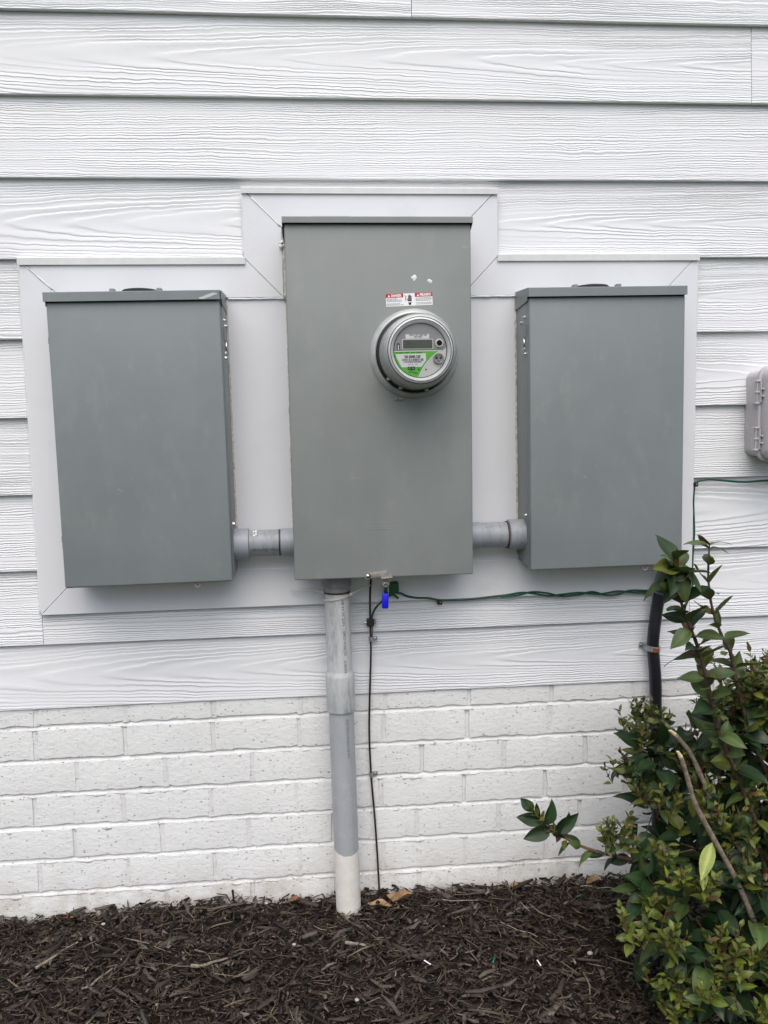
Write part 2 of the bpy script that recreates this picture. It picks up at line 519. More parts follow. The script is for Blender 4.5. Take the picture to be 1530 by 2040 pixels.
# ================================================================== siding wall
EXP = 0.178
Z0 = 0.8985
def zrow(k): return Z0 - EXP * k
SB = -0.681
wall = thing('siding_wall', 'white painted lap siding wall with wood grain boards', 'wall', (0.2, 0.03, SB))
boxo('sheathing', 'sheathing', wall, XA, XB, 0.024, 0.14, SB + 0.004, 2.1)
def board(x0, x1, k, zt_cut=None, zb_cut=None, notch=None, pith=0.09, seed=None):
    """one board of row k; notch = (xa, xb, z): between xa and xb the lower edge is cut up to z"""
    zb = zrow(k) if k < 9 else SB
    zt = zb + EXP + 0.03 if k < 9 else zrow(8) + 0.03
    if zt_cut is not None: zt = zt_cut
    seed = random.random() if seed is None else seed
    cols = sorted(set([x0, x1] + list(np.arange(math.ceil(x0 / 0.16) * 0.16, x1, 0.16)) + ([notch[0], notch[1]] if notch else [])))
    cols = [c for c in cols if x0 <= c <= x1]
    full = 0.0125 / EXP
    def yf(z, x): return (z - zb) * full + 0.0011 * mnoise.noise(Vector((x * 2.1, seed * 90, 3.0)))
    V, F = [], []
    for a, b in zip(cols, cols[1:]):
        if b - a < 1e-4: continue
        mid = (a + b) / 2
        z_lo = notch[2] if notch and notch[0] <= mid <= notch[1] else zb
        i = len(V)
        for x in (a, b):
            dz = 0.0009 * mnoise.noise(Vector((x * 1.7, seed * 70, 9.0)))
            prof = [(yf(z_lo, x) + 0.0118, z_lo + dz), (yf(z_lo, x) + 0.0012, z_lo + dz), (yf(z_lo, x), z_lo + 0.0013 + dz),
                    (yf((z_lo + zt) / 2, x), (z_lo + zt) / 2), (yf(zt, x), zt), (yf(zt, x) + 0.0085, zt)]
            V += [(x, y, z) for y, z in prof]
        for j in range(5):
            F.append((i + j, i + 6 + j, i + 7 + j, i + j + 1))
        if a == cols[0] or (notch and abs(a - notch[1]) < 1e-6): F.append(tuple(i + j for j in range(6)))
        if b == cols[-1] or (notch and abs(b - notch[0]) < 1e-6): F.append(tuple(i + 11 - j for j in range(6)))
    ob = pydata('siding_board', V, F, 'siding_paint', wall, origin=(0, 0, zb))
    ob.color = ((pith + 0.3) / 0.6, seed, 0, 1)
    return ob
TL, TR = -0.626, 0.955            # outer edges of the wide part of the trim
UL, UR = -0.1255, 0.4655          # and of its raised middle
PITH = {-6: .3, -5: .08, -4: -.2, -3: .1, -2: .27, -1: .09, 0: -.22, 1: .088, 2: .29, 3: .080, 4: -.1, 5: .09, 6: .11, 7: .09, 8: .27, 9: .075}
GRAIN = {1: .0585, -1: .4717, -3: .885}
for k in range(-6, 3):
    js = {0: [0.2712], 1: [1.0835], -1: [-0.4], -2: [0.8], -3: [-0.9, 1.6], -4: [0.3], -5: [1.3], 2: []}.get(k, [])
    xs = [XA] + js + [XB]
    for a, b in zip(xs, xs[1:]):
        board(a + 0.0007, b - 0.0007, k, pith=PITH[k] + (0.0 if a == XA else random.uniform(-.02, .02)), seed=GRAIN.get(k) if a == XA else None)
board(XA, XB, 3, notch=(UL - .002, UR + .002, .512), pith=PITH[3], seed=0.3064)
for k in (4, 5, 6, 7):
    board(XA, TL - 0.002, k, zt_cut=(zrow(3) + .03 if k == 4 else None), pith={4: -.09, 5: .27, 6: -.13, 7: .28}[k])
    board(TR + 0.002, XB, k, pith={4: .085, 5: .07, 6: .3, 7: .10}[k])
board(XA, TL - 0.002, 8, pith=.28, seed=.7)
board(TR + 0.002, XB, 8, pith=.10, seed=.2)
board(TL - 0.0005, TR + 0.0005, 8, zt_cut=-0.440, pith=.29, seed=.63)
board(XA, XB, 9, pith=PITH[9], seed=.7196)
for x, z in ((0.288, 0.9165), (-0.032, 0.745), (1.045, 0.745), (-0.32, 0.566)):
    bm = bmesh.new(); lathe(bm, [(0.0016, 0.004), (0.0022, -0.0002), (0.0010, -0.0010)], (x, 0.0035, z), 'Y', 8)
    bmo('nail_head', bm, 'dull_zinc', wall)

# ================================================================== painted brick wall
BP, BH = 0.21, 0.0836
BZ = -0.7295                       # centre of the first bed joint under the siding
YB = 0.005
bwall = thing('brick_wall', 'white painted brick base wall below the siding', 'wall', (0.2, 0.05, -1.25))
boxo('brick_core', 'sheathing', bwall, XA, XB, 0.032, 0.16, -1.36, SB - 0.004)
variants = []
for q in range(10):
    V, F = [], []
    NX, NZ = 12, 3
    hw, hh = (BP - 0.0115) / 2, (BH - 0.0125) / 2
    for j in range(NZ):
        for i in range(NX):
            a, b = i / (NX - 1) * 2 - 1, j / (NZ - 1) * 2 - 1
            edge = abs(b) == 1 or abs(a) == 1
            x = a * hw + (random.uniform(-.0015, .0015) if abs(a) == 1 else 0)
            z = b * hh + (random.uniform(-.0028, .0026) if abs(b) == 1 else 0)
            y = random.uniform(-.0006, .0006) + (0.0016 if edge else 0) + (0.0008 if abs(a) == 1 and abs(b) == 1 else 0)
            V.append((x, y, z))
    for j in range(NZ - 1):
        for i in range(NX - 1):
            F.append((j * NX + i, j * NX + i + 1, (j + 1) * NX + i + 1, (j + 1) * NX + i))
    per = [i for i in range(NX)] + [j * NX + NX - 1 for j in range(1, NZ)] + [(NZ - 1) * NX + i for i in range(NX - 2, -1, -1)] + [j * NX for j in range(NZ - 2, 0, -1)]
    o0 = len(V)
    for p in per: V.append((V[p][0], 0.02, V[p][2]))
    for i in range(len(per)):
        a, b = per[i], per[(i + 1) % len(per)]
        F.append((b, a, o0 + i, o0 + (i + 1) % len(per)))
    me = bpy.data.meshes.new('brick')
    me.from_pydata(V, [], F); me.update()
    me.materials.append(MAT['brick_paint'])
    me.polygons.foreach_set('use_smooth', [True] * len(me.polygons))
    me.set_sharp_from_angle(angle=math.radians(50))
    variants.append(me)
# head-joint phase of each course, read off the joints right of the pipe
PH = [0.1823, 0.1776, 0.2706, 0.1665, 0.2556, 0.1690, 0.2598, 0.17]
bricks = []
for c in range(-1, 7):
    zc_ = BZ - BH * c - BH / 2
    ph = PH[(c + 1) % 8] if c >= 0 else 0.18
    ph = [0.1823, 0.1776, 0.2706, 0.1665, 0.2556, 0.1690, 0.2598, 0.17][c + 1]
    x = ph - BP * math.ceil((ph - XA) / BP) + BP
    while x + BP < XB:
        if zc_ > -1.31:
            o = bpy.data.objects.new('brick', random.choice(variants))
            COL.objects.link(o)
            o.parent = bwall
            o.location = Vector((x + BP / 2 + random.uniform(-.001, .001), YB + random.uniform(-.0008, .0008), zc_ + random.uniform(-.0008, .0008))) - BASE[bwall.name]
            o.rotation_euler = (0, random.uniform(-.004, .004), random.uniform(-.003, .003))
            if c == -1:
                o.scale = (1, 1, 1.0)
        x += BP
    bricks.append((zc_, ph))
# mortar: weathered bed joints, thick with paint, as one body with the head joints
V, F = [], []
xs = np.arange(XA, XB, 0.0045)
for c in range(-1, 8):
    zm = BZ - BH * c
    prof0 = [(0.0115, .0195), (0.0075, .0165), (0.0030, .0140), (-0.0015, .0105), (-0.0050, .0070), (-0.0080, .0072), (-0.0115, .0125)]
    i0 = len(V)
    for x in xs:
        n1 = mnoise.noise(Vector((x * 9, c * 5.3, 0))); n2 = mnoise.noise(Vector((x * 46, c * 5.3, 7))); n3 = mnoise.noise(Vector((x * 17, c * 3.3, 17)))
        n4 = mnoise.noise(Vector((x * 70, c * 7.7, 27)))
        spill = max(0, n3 - 0.30) * 0.014 + max(0, n4 - 0.35) * 0.012
        for j, (dz, y) in enumerate(prof0):
            z = zm + dz + 0.0015 * n1 + 0.0012 * n2 + 0.0009 * mnoise.noise(Vector((x * 130, c * 4.1, 3)))
            yy = y + 0.0016 * n2
            if j >= 4:
                z -= spill * (0.4 + 0.6 * (j == 5)); yy -= spill * 0.40
            V.append((x, yy, z))
    m = len(prof0)
    for i in range(len(xs) - 1):
        for j in range(m - 1):
            a = i0 + i * m + j
            F.append((a, a + 1, a + m + 1, a + m))
for (zc_, ph) in bricks:
    x = ph - BP * math.ceil((ph - XA) / BP) + BP
    while x < XB:
        i0 = len(V)
        deep = random.choice((0.0110, 0.0090, 0.0080, 0.0125) if x > 0 else (0.0075, 0.0065, 0.0085, 0.0100))
        for j in range(9):
            z = zc_ + (j / 8 - 0.5) * (BH - 0.008)
            for dx in (-0.0075, -0.003, 0.003, 0.0075):
                V.append((x + dx + 0.0012 * mnoise.noise(Vector((x * 9, z * 60, 2))), deep + random.uniform(-.0008, .0008) + (0.002 if abs(dx) > .005 else 0), z))
        for j in range(8):
            for i in range(3):
                a = i0 + j * 4 + i
                F.append((a, a + 1, a + 5, a + 4))
        x += BP
mo = pydata('mortar', V, F, 'mortar_paint', bwall, smooth=True)
bm = bmesh.new(); bm.from_mesh(mo.data); bmesh.ops.recalc_face_normals(bm, faces=bm.faces); bm.to_mesh(mo.data); bm.free()

# ================================================================== trim panel behind the boxes
trim = thing('trim_panel', 'white mitred trim panel with drip caps behind the three grey boxes', 'trim panel', (0.165, 0.0, -0.452))
YT = -0.011
inner = [(-0.54, -0.355), (0.87, -0.352), (0.87, 0.272), (0.38, 0.272), (0.38, 0.43), (-0.04, 0.43), (-0.04, 0.272), (-0.54, 0.272)]
boxo('backing_panel', 'trim_paint', trim, -0.545, 0.875, -0.0062, 0.016, -0.3615, 0.2725)
boxo('backing_panel', 'trim_paint', trim, -0.045, 0.385, -0.0058, 0.0155, 0.2727, 0.4365)
g = 0.0005
T = [
    [(TL, -0.4517), (-0.535, -0.3600), (-0.535, 0.2745), (TL, 0.366)],
    [(TL, 0.366), (-0.535, 0.2745), (-0.0375, 0.2745), (UL, 0.364)],
    [(UL, 0.364), (-0.0375, 0.2745), (-0.0375, 0.431), (UL, 0.518)],
    [(UL, 0.518), (-0.0375, 0.431), (0.378, 0.431), (UR, 0.518)],
    [(UR, 0.518), (0.378, 0.431), (0.378, 0.2755), (UR, 0.366)],
    [(UR, 0.366), (0.378, 0.2755), (0.865, 0.277), (TR, 0.370)],
    [(TR, 0.370), (0.865, 0.277), (0.865, -0.357), (TR, -0.448)],
    [(TR, -0.448), (0.865, -0.357), (-0.535, -0.360), (TL, -0.4517)],
]
for i, poly in enumerate(T):
    c = (sum(p[0] for p in poly) / 4, sum(p[1] for p in poly) / 4)
    pl = []
    for k in range(4):                      # pull each side in by g so the mitres show as hairlines
        p0, p1, p2 = Vector(poly[k - 1]), Vector(poly[k]), Vector(poly[(k + 1) % 4])
        d1 = (p1 - p0).normalized(); d2 = (p2 - p1).normalized()
        n1, n2 = Vector((-d1.y, d1.x)), Vector((-d2.y, d2.x))
        if (Vector(c) - p1).dot(n1) < 0: n1, n2 = -n1, -n2
        b = (n1 + n2); b = b / max(0.15, (1 + n1.dot(n2)))
        pl.append(tuple(p1 + b * g))
    prismo('trim_board', 'trim_paint', trim, pl, YT - 0.0004 * (i % 2), 0.016, 0.0006)
def caulk(pts, r=0.0011, mat='caulk', parent=trim, name='caulk_bead'):
    bm = bmesh.new()
    path = []
    pts = [Vector(p) for p in pts]
    for a, b in zip(pts, pts[1:]):
        k = max(2, int((b - a).length / 0.012))
        path += [a.lerp(b, j / k) + Vector((random.uniform(-.0004, .0004), 0, random.uniform(-.0005, .0005))) for j in range(k)]
    path.append(pts[-1])
    tube(bm, path, r, n=6, wob=0.25)
    return bmo(name, bm, mat, parent, smooth=True)
yc = YT - 0.0002
caulk([(-0.612, yc, 0.349), (-0.557, yc, 0.296)], 0.0017)
caulk([(-0.105, yc, 0.498), (-0.041, yc, 0.4345)], 0.0018)
caulk([(-0.165, -0.0095, 0.2722), (-0.032, -0.0095, 0.2725)], 0.0026)
caulk([(0.379, -0.0095, 0.2735), (0.515, -0.0095, 0.2745)], 0.0025)
caulk([(TL - 0.001, -0.004, 0.35), (TL - 0.001, -0.004, -0.450)], 0.0032)
caulk([(TR + 0.001, -0.003, 0.36), (TR + 0.001, -0.003, -0.446)], 0.0024)
caulk([(UL - 0.001, -0.003, 0.37), (UL - 0.001, -0.003, 0.505)], 0.0024)
caulk([(UR + 0.001, -0.003, 0.37), (UR + 0.001, -0.003, 0.505)], 0.0022)
def drip(x0, x1, zt, zb):
    bm = bmesh.new()
    P = [(0.012, zt + 0.004), (-0.014, zt + 0.0005), (-0.0165, zt - 0.0015), (-0.0165, zb), (-0.0150, zb), (-0.0148, zt - 0.003), (0.012, zt + 0.002)]
    a = [bm.verts.new((x0, y, z)) for y, z in P]; b = [bm.verts.new((x1, y, z)) for y, z in P]
    bm.faces.new(a); bm.faces.new(b[::-1])
    for i in range(len(P)): bm.faces.new((a[i], b[i], b[(i + 1) % len(P)], a[(i + 1) % len(P)]))
    bmo('drip_cap', bm, 'drip_cap_paint', trim)
drip(TL - 0.002, UL + 0.0025, 0.3655, 0.3490)
drip(UL - 0.001, UR + 0.001, 0.5200, 0.5060)
drip(UR - 0.0015, TR + 0.001, 0.3705, 0.3545)

# ================================================================== electrical boxes
def screw(x, y, z, ax, parent, r=0.0042, mat='zinc'):
    bm = bmesh.new()
    s = 1 if ax > 0 else -1
    lathe(bm, [(r * 1.25, 0.0), (r * 1.25, 0.0012 * s), (r * 0.85, 0.0014 * s), (r * 0.85, 0.0045 * s), (r * 0.6, 0.0055 * s)], (x, y, z), 'X', 6)
    bmo('screw', bm, mat, parent)
def disconnect(name, label, x0, x1, z0, z1, tilt, side, hub, tabx):
    """x0..x1, z0..z1: the door; side: +1 when the latch side is the right flank"""
    t = thing(name, label, 'electrical box', ((x0 + x1) / 2, -0.008, z0), 'grey side boxes')
    yF, yM, yB = -0.125, -0.103, -0.0075
    m = 'side_box_enamel'
    bx0, bx1 = (x0 + 0.004, x1 + 0.0030) if side > 0 else (x0 - 0.0010, x1 - 0.004)
    bm = bmesh.new(); box(bm, bx0, bx1, yM - 0.002, yB, z0 + 0.006, z1 + 0.010, 0.002, 2)
    body = bmo('body', bm, m, t, 40)
    bm = bmesh.new()
    box(bm, x0, x1, yF, yM, z0, z1, 0.0035, 3)
    door = bmo('door', bm, m, t, 40)
    # rolled lip along the bottom edge of the door
    bm = bmesh.new(); tube(bm, [(x0 + 0.003, yF + 0.004, z0 + 0.001), (x1 - 0.003, yF + 0.004, z0 + 0.001)], 0.0022, n=8)
    bmo('bottom_lip', bm, m, door, True)
    # rain cap: front apron, sloped top, two cheeks that run back to the wall
    cz0, cz1 = z1 + 0.0008, z1 + 0.0195
    prof = [(-0.1335, cz0), (-0.1335, cz1), (-0.1320, cz1 + 0.0012), (-0.006, cz1 + 0.0080), (-0.006, cz1 + 0.0065), (-0.1315, cz1 - 0.0005), (-0.1318, cz0)]
    bm = bmesh.new()
    a = [bm.verts.new((x0 - 0.0035, y, z)) for y, z in prof]; b = [bm.verts.new((x1 + 0.0010, y, z)) for y, z in prof]
    bm.faces.new(a); bm.faces.new(b[::-1])
    for i in range(len(prof)): bm.faces.new((a[i], b[i], b[(i + 1) % len(prof)], a[(i + 1) % len(prof)]))
    for sx in (x0 - 0.0035, x1 + (0.0032 if side > 0 else -0.0004)):
        poly = [(-0.1325, cz0 + 0.0005), (-0.1325, cz1), (-0.007, cz1 + 0.006), (-0.007, cz0 - 0.016), (-0.118, cz0 - 0.008), (-0.118, cz0 + 0.0005)]
        a = [bm.verts.new((sx, y, z)) for y, z in poly]; b = [bm.verts.new((sx + 0.0013, y, z)) for y, z in poly]
        bm.faces.new(a); bm.faces.new(b[::-1])
        for i in range(6): bm.faces.new((a[i], b[i], b[(i + 1) % 6], a[(i + 1) % 6]))
    cap = bmo('rain_cap', bm, m, t)
    # knock-out closure plate on the top with its two clips
    hx0, hx1, kx0, kx1 = hub
    bm = bmesh.new()
    lathe(bm, [(0.040, 0.0), (0.040, 0.006), (0.036, 0.0095), (0.020, 0.0120), (0.002, 0.0128)], ((hx0 + hx1) / 2, -0.072, cz1 + 0.0015), 'Z', 40)
    bmo('hub_plate', bm, 'hub_black', t, 40)
    for k in (kx0, kx1):
        bm = bmesh.new(); box(bm, k - 0.0055, k + 0.0055, -0.096, -0.078, cz1 + 0.001, cz1 + 0.0125, 0.0015, 1)
        bmo('hub_clip', bm, m, t)
    # padlock tab under the door
    bm = bmesh.new()
    ring = []
    N = 16
    tz = z0 - 0.0055
    for i in range(N):
        a = 2 * math.pi * i / N
        ring.append([bm.verts.new((tabx + r * math.cos(a) * (1.25 if math.sin(a) > 0 else 1), y, tz + r * math.sin(a))) for r in (0.0038, 0.0072) for y in (-0.118, -0.1165)])
    for i in range(N):
        a, b = ring[i], ring[(i + 1) % N]
        bm.faces.new((a[0], a[2], b[2], b[0])); bm.faces.new((a[1], b[1], b[3], a[3]))
        bm.faces.new((a[0], b[0], b[1], a[1])); bm.faces.new((a[2], a[3], b[3], b[2]))
    bmo('padlock_tab', bm, 'latch_metal', t)
    # flank hardware on the visible side and hinges on the other
    xs = bx1 if side > 0 else bx0
    for y, z, r in ((-0.090, z1 - 0.040, .0036), (-0.062, z1 - 0.050, .0040), (-0.085, z1 - 0.112, .0042), (-0.095, z1 - 0.123, .0036), (-0.090, z0 + 0.125, .0040), (-0.086, z0 + 0.085, .0036), (-0.091, z0 + 0.066, .0036)):
        screw(xs, y, z, side, t, r)
    # latch plate standing off the flank
    bm = bmesh.new(); box(bm, min(xs, xs + side * 0.004), max(xs, xs + side * 0.004), -0.101, -0.088, z1 - 0.085, z1 - 0.055, 0.001, 1)
    bmo('latch_plate', bm, m, t)
    bm = bmesh.new(); tube(bm, [(xs + side * 0.0045, -0.098, z1 - 0.088), (xs + side * 0.0045, -0.100, z1 - 0.108)], 0.0024, n=8)
    bmo('latch_pin', bm, 'steel_bright', t, True)
    xh = x0 if side > 0 else x1
    for zh in (z1 - 0.072, z0 + 0.115):
        for dz, dx in ((0.0, 0.0018), (-0.016, 0.0010)):
            bm = bmesh.new(); box(bm, xh - dx - 0.001, xh + dx, -0.116, -0.104, zh + dz - 0.015, zh + dz, 0.0006)
            bmo('hinge', bm, m, t)
    t.rotation_euler = (0, tilt, 0)
    return t
lb = disconnect('electrical_box', 'grey electrical box left of the meter with a pale scrape on its rain cap', -0.5360, -0.1690, -0.3660, 0.2535, -0.0075, 1, (-0.386, -0.3085, -0.403, -0.302), -0.2475)
rb = disconnect('electrical_box', 'grey electrical box right of the meter with the black hose below it', 0.5150, 0.8775, -0.3630, 0.2570, -0.0065, -1, (0.6427, 0.7099, 0.6311, 0.7331), 0.7915)
# pale scrape on the left cap
b = BASE[lb.name]
V, F = [], []
for i in range(9):
    a = i / 8
    x = -0.212 + a * 0.038
    zc_ = 0.2565 + a * 0.010 + random.uniform(-.001, .001)
    w = 0.0030 * math.sin(math.pi * min(1, a * 0.8 + 0.12)) + random.uniform(0, .001)
    V += [(x, -0.1339, zc_ - w), (x, -0.1339, zc_ + w)]
for i in range(8): F.append((2 * i, 2 * i + 2, 2 * i + 3, 2 * i + 1))
pydata('scrape', V, F, 'smear', lb)
# dirty sealant where the flanks meet the panel
for x, z0_, z1_, par in ((-0.1652, -0.335, 0.262, lb), (0.5128, -0.345, 0.27, rb)):
    caulk([(x, -0.0075, z0_), (x, -0.0075, z1_)], 0.0026, 'dirty_caulk', par, 'sealant')

# ---- meter cabinet
mc = thing('meter_cabinet', 'tall grey meter cabinet in the middle carrying the round electric meter', 'meter cabinet', (0.173, -0.008, -0.3655))
cx0, cx1, cz0, cz1 = -0.0300, 0.3765, -0.3655, 0.4125
bm = bmesh.new(); box(bm, cx0 + 0.003, cx1 - 0.003, -0.128, -0.0075, cz0 + 0.004, cz1 + 0.004, 0.002, 2)
bmo('body', bm, 'meter_box_enamel', mc, 40)
bm = bmesh.new(); box(bm, cx0, cx1, -0.140, -0.126, cz0, cz1, 0.003, 3)
cover = bmo('front_cover', bm, 'meter_box_enamel', mc, 40)
prof = [(-0.1495, cz1 + 0.0005), (-0.1495, cz1 + 0.0120), (-0.1475, cz1 + 0.0140), (-0.006, cz1 + 0.021), (-0.006, cz1 + 0.0195), (-0.1472, cz1 + 0.0124), (-0.1482, cz1 + 0.0112), (-0.1482, cz1 + 0.0005)]
bm = bmesh.new()
a = [bm.verts.new((cx0 - 0.0045, y, z)) for y, z in prof]; b = [bm.verts.new((cx1 + 0.003, y, z)) for y, z in prof]
bm.faces.new(a); bm.faces.new(b[::-1])
for i in range(len(prof)): bm.faces.new((a[i], b[i], b[(i + 1) % len(prof)], a[(i + 1) % len(prof)]))
for sx in (cx0 - 0.0045, cx1 + 0.002):
    poly = [(-0.149, cz1 + 0.0120), (-0.007, cz1 + 0.019), (-0.007, cz1 - 0.012), (-0.110, cz1 - 0.016), (-0.138, cz1 - 0.004), (-0.149, cz1 + 0.001)]
    a = [bm.verts.new((sx, y, z)) for y, z in poly]; b = [bm.verts.new((sx + 0.0012, y, z)) for y, z in poly]
    bm.faces.new(a); bm.faces.new(b[::-1])
    for i in range(6): bm.faces.new((a[i], b[i], b[(i + 1) % 6], a[(i + 1) % 6]))
bmo('rain_cap', bm, 'meter_box_enamel', mc)
boxo('hub_plate', 'meter_box_enamel', mc, 0.025, 0.115, -0.12, -0.04, cz1 + 0.012, cz1 + 0.0215, 0.004, 2)
caulk([(cx0 - 0.001, -0.0085, -0.30), (cx0 - 0.001, -0.0085, 0.265)], 0.0028, 'dirty_caulk', mc, 'sealant')
caulk([(cx0 - 0.002, -0.0125, 0.268), (cx0 - 0.002, -0.0125, 0.405)], 0.0050, 'dirty_caulk', mc, 'sealant')
bm = bmesh.new()
for k in range(4):
    lathe(bm, [(0.004, 0), (0.0065, -0.004), (0.003, -0.009)], (cx0 - 0.007 + random.uniform(-.003, .003), -0.012, 0.392 + random.uniform(-.005, .005)), 'Y', 8)
bmo('sealant_lump', bm, 'paint_blob', mc, True)
# pressed maker's plate: a faint raised outline
bm = bmesh.new()
lx0, lx1, lz0, lz1 = 0.1385, 0.2077, -0.2555, -0.2405
for a_, b_, c_, d_ in ((lx0, lx1, lz1 - .001, lz1), (lx0, lx1, lz0, lz0 + .001), (lx1 - .001, lx1, lz0 + .0011, lz1 - .0011), (lx0, lx0 + .001, lz0 + .0011, lz1 - .0011)):
    box(bm, a_, b_, -0.1404, -0.1390, c_, d_)
for k in range(7):
    x = lx0 + 0.008 + k * 0.0085
    box(bm, x, x + 0.0045, -0.1403, -0.1390, lz0 + 0.005, lz0 + 0.0062); box(bm, x + 0.001, x + 0.0022, -0.1403, -0.1390, lz0 + 0.0063, lz1 - 0.004)
bmo('pressed_plate', bm, 'meter_box_enamel', cover)
# chalky paint spots
for x, z, r, rag in ((0.2501, 0.2985, 0.0052, .35), (0.2835, 0.2915, 0.0038, .2), (0.2872, 0.2895, 0.0030, .2)):
    bm = bmesh.new()
    c = bm.verts.new((x, -0.1416, z)); ring = []
    for k in range(14):
        a = 2 * math.pi * k / 14
        rr = r * (1 + random.uniform(-rag, rag)) * (1.25 if -2.0 < a - 2 * math.pi < -1.0 else 1)
        ring.append(bm.verts.new((x + rr * math.cos(a), -0.1401, z + rr * math.sin(a))))
    for k in range(14): bm.faces.new((c, ring[k], ring[(k + 1) % 14]))
    bmo('paint_spot', bm, 'paint_blob', mc, True)
# danger sticker (tilted a little), its print as sub-parts
LX, LZ, LA = 0.2387, 0.2510, 0.035
def lab(dx, dz): return (LX + dx * math.cos(LA) - dz * math.sin(LA), LZ + dx * math.sin(LA) + dz * math.cos(LA))
def quad(name, mat, par, x0, x1, z0, z1, y, tf=lab):
    return prismo(name, mat, par, [tf(x0, z0), tf(x1, z0), tf(x1, z1), tf(x0, z1)], y, y + 0.0002)
YL = -0.14035
sticker = quad('danger_label', 'print_white', mc, -0.0515, 0.0515, -0.0135, 0.0135, YL)
y1, y2 = YL - 0.0003, YL - 0.0006
for sgn, word in ((-1, 'DANGER'), (1, 'PELIGRO')):
    xa, xb = (-0.0515, -0.0130) if sgn < 0 else (0.0125, 0.0515)
    quad('red_band', 'print_red', sticker, xa, xb, 0.0053, 0.0135, y1)
    tx, tz = lab((xa + xb) / 2 + 0.004, 0.0093)
    text('lettering', word, 0.0072, tx, tz, y2, 'print_white', sticker, LA, 0.0225 if sgn < 0 else 0.0245, 0.00035)
    prismo('warning_triangle', 'print_white', sticker, [lab(xa + 0.0042, 0.0066), lab(xa + 0.0096, 0.0066), lab(xa + 0.0069, 0.0120)], y2, y2 + .0002)
    bm = bmesh.new()
    rows = [(0.0026, 0.60), (0.0000, 0.93), (-0.0028, 0.97), (-0.0078, 0.85), (-0.0104, 0.95)] if sgn < 0 else [(0.0026, .92), (-.0002, .97), (-.0030, .85), (-.0076, .97), (-.0104, .88)]
    for zr, L in rows:
        x = xa + 0.0018
        while x < xa + 0.0018 + (xb - xa - 0.004) * L:
            w = random.uniform(0.0018, 0.0048)
            prism(bm, [lab(x, zr - .0006), lab(x + w, zr - .0006), lab(x + w, zr + .0006), lab(x, zr + .0006)], y1, y1 + .0002)
            x += w + 0.0009
    bmo('small_print', bm, 'print_grey', sticker)
# struck hand pictogram
bm = bmesh.new()
def pp(poly): prism(bm, [lab(a * 1.12 - .0004, b * 1.12 + .0005) for a, b in poly], y1, y1 + 0.0002)
for k, (fx, top) in enumerate(((-0.0012, .0072), (0.0006, .0090), (0.0024, .0082), (0.0042, .0066))):
    pp([(fx - .0007, -.001), (fx + .0007, -.001), (fx + .0007, top), (fx - .0007, top)])
pp([(-.0022, -.0035), (.0050, -.0035), (.0050, -.0011), (-.0020, -.0011)])
pp([(-.0046, .0010), (-.0034, .0016), (-.0022, -.0012), (-.0022, -.0034)])
pp([(-.0025, -.0062), (.0050, -.0056), (.0036, -.0082), (.0036, -.0106), (-.0010, -.0106), (-.0010, -.0084)])
pp([(-.0090, .0072), (-.0080, .0080), (-.0052, .0050), (-.0062, .0046)])
pp([(-.0062, .0046), (-.0052, .0050), (-.0066, .0014), (-.0080, .0012)])
pp([(-.0080, .0012), (-.0066, .0014), (-.0060, -.0026), (-.0070, -.0026)])
bmo('hand_symbol', bm, 'print_black', sticker)

# hasp at the cabinet's foot
bm = bmesh.new()
def rq(cx, cz, L, h, a, y0, y1):
    c, s = math.cos(a), math.sin(a)
    prism(bm, [(cx + x * c - z * s, cz + x * s + z * c) for x, z in ((-L, -h), (L, -h), (L, h), (-L, h))], y0, y1, 0.0008)
rq(0.1565, -0.3585, 0.0225, 0.0062, 0.11, -0.1440, -0.1405)
rq(0.1765, -0.3635, 0.0125, 0.0013, 0.10, -0.1620, -0.1380)
lathe(bm, [(0.0074, 0.0), (0.0074, -0.0030)], (0.1345, -0.1410, -0.3610), 'Y', 18)
bmo('hasp', bm, 'latch_metal', mc, 40)
bm = bmesh.new(); lathe(bm, [(0.0042, 0.0), (0.0040, -0.0018), (0.0022, -0.0030)], (0.1345, -0.1441, -0.3610), 'Y', 14)
bmo('rivet', bm, 'steel_bright', mc, 40)
bm = bmesh.new()
ring = []
for i in range(20):
    a = 2 * math.pi * i / 20
    r_in, r_out = 0.0042, 0.0092
    ring.append([bm.verts.new((0.1745 + r_ * math.cos(a), y, -0.3775 + r_ * math.sin(a) * (1.1 if r_ > .005 else 1))) for r_ in (r_in, r_out) for y in (-0.1450, -0.1425)])
for i in range(20):
    a, b = ring[i], ring[(i + 1) % 20]
    bm.faces.new((a[0], a[2], b[2], b[0])); bm.faces.new((a[1], b[1], b[3], a[3]))
    bm.faces.new((a[0], b[0], b[1], a[1])); bm.faces.new((a[2], a[3], b[3], b[2]))
bmo('hasp_eye', bm, 'latch_metal', mc)

# ---- padlock
pk = thing('padlock', 'small bright blue padlock hanging from the cabinet hasp', 'padlock', (0.1740, -0.1440, -0.4365))
def rot_bm(bm, ang, c):
    bmesh.ops.rotate(bm, verts=bm.verts, cent=c, matrix=Matrix.Rotation(ang, 3, 'Y'))
bm = bmesh.new(); box(bm, 0.1668, 0.1815, -0.1490, -0.1395, -0.4365, -0.4020, 0.0022, 2)
rot_bm(bm, 0.03, (0.174, -0.144, -0.376))
bmo('lock_body', bm, 'lock_blue', pk, 40)
bm = bmesh.new()
path = [(0.1692, -0.1455, -0.4025)] + [(0.1745 - 0.0053 * math.cos(t), -0.1455, -0.3865 + 0.0095 * math.sin(t)) for t in np.linspace(0, math.pi, 10)] + [(0.1798, -0.1440, -0.4025)]
tube(bm, path, 0.0014, n=8)
bmo('shackle', bm, 'steel_bright', pk, True)

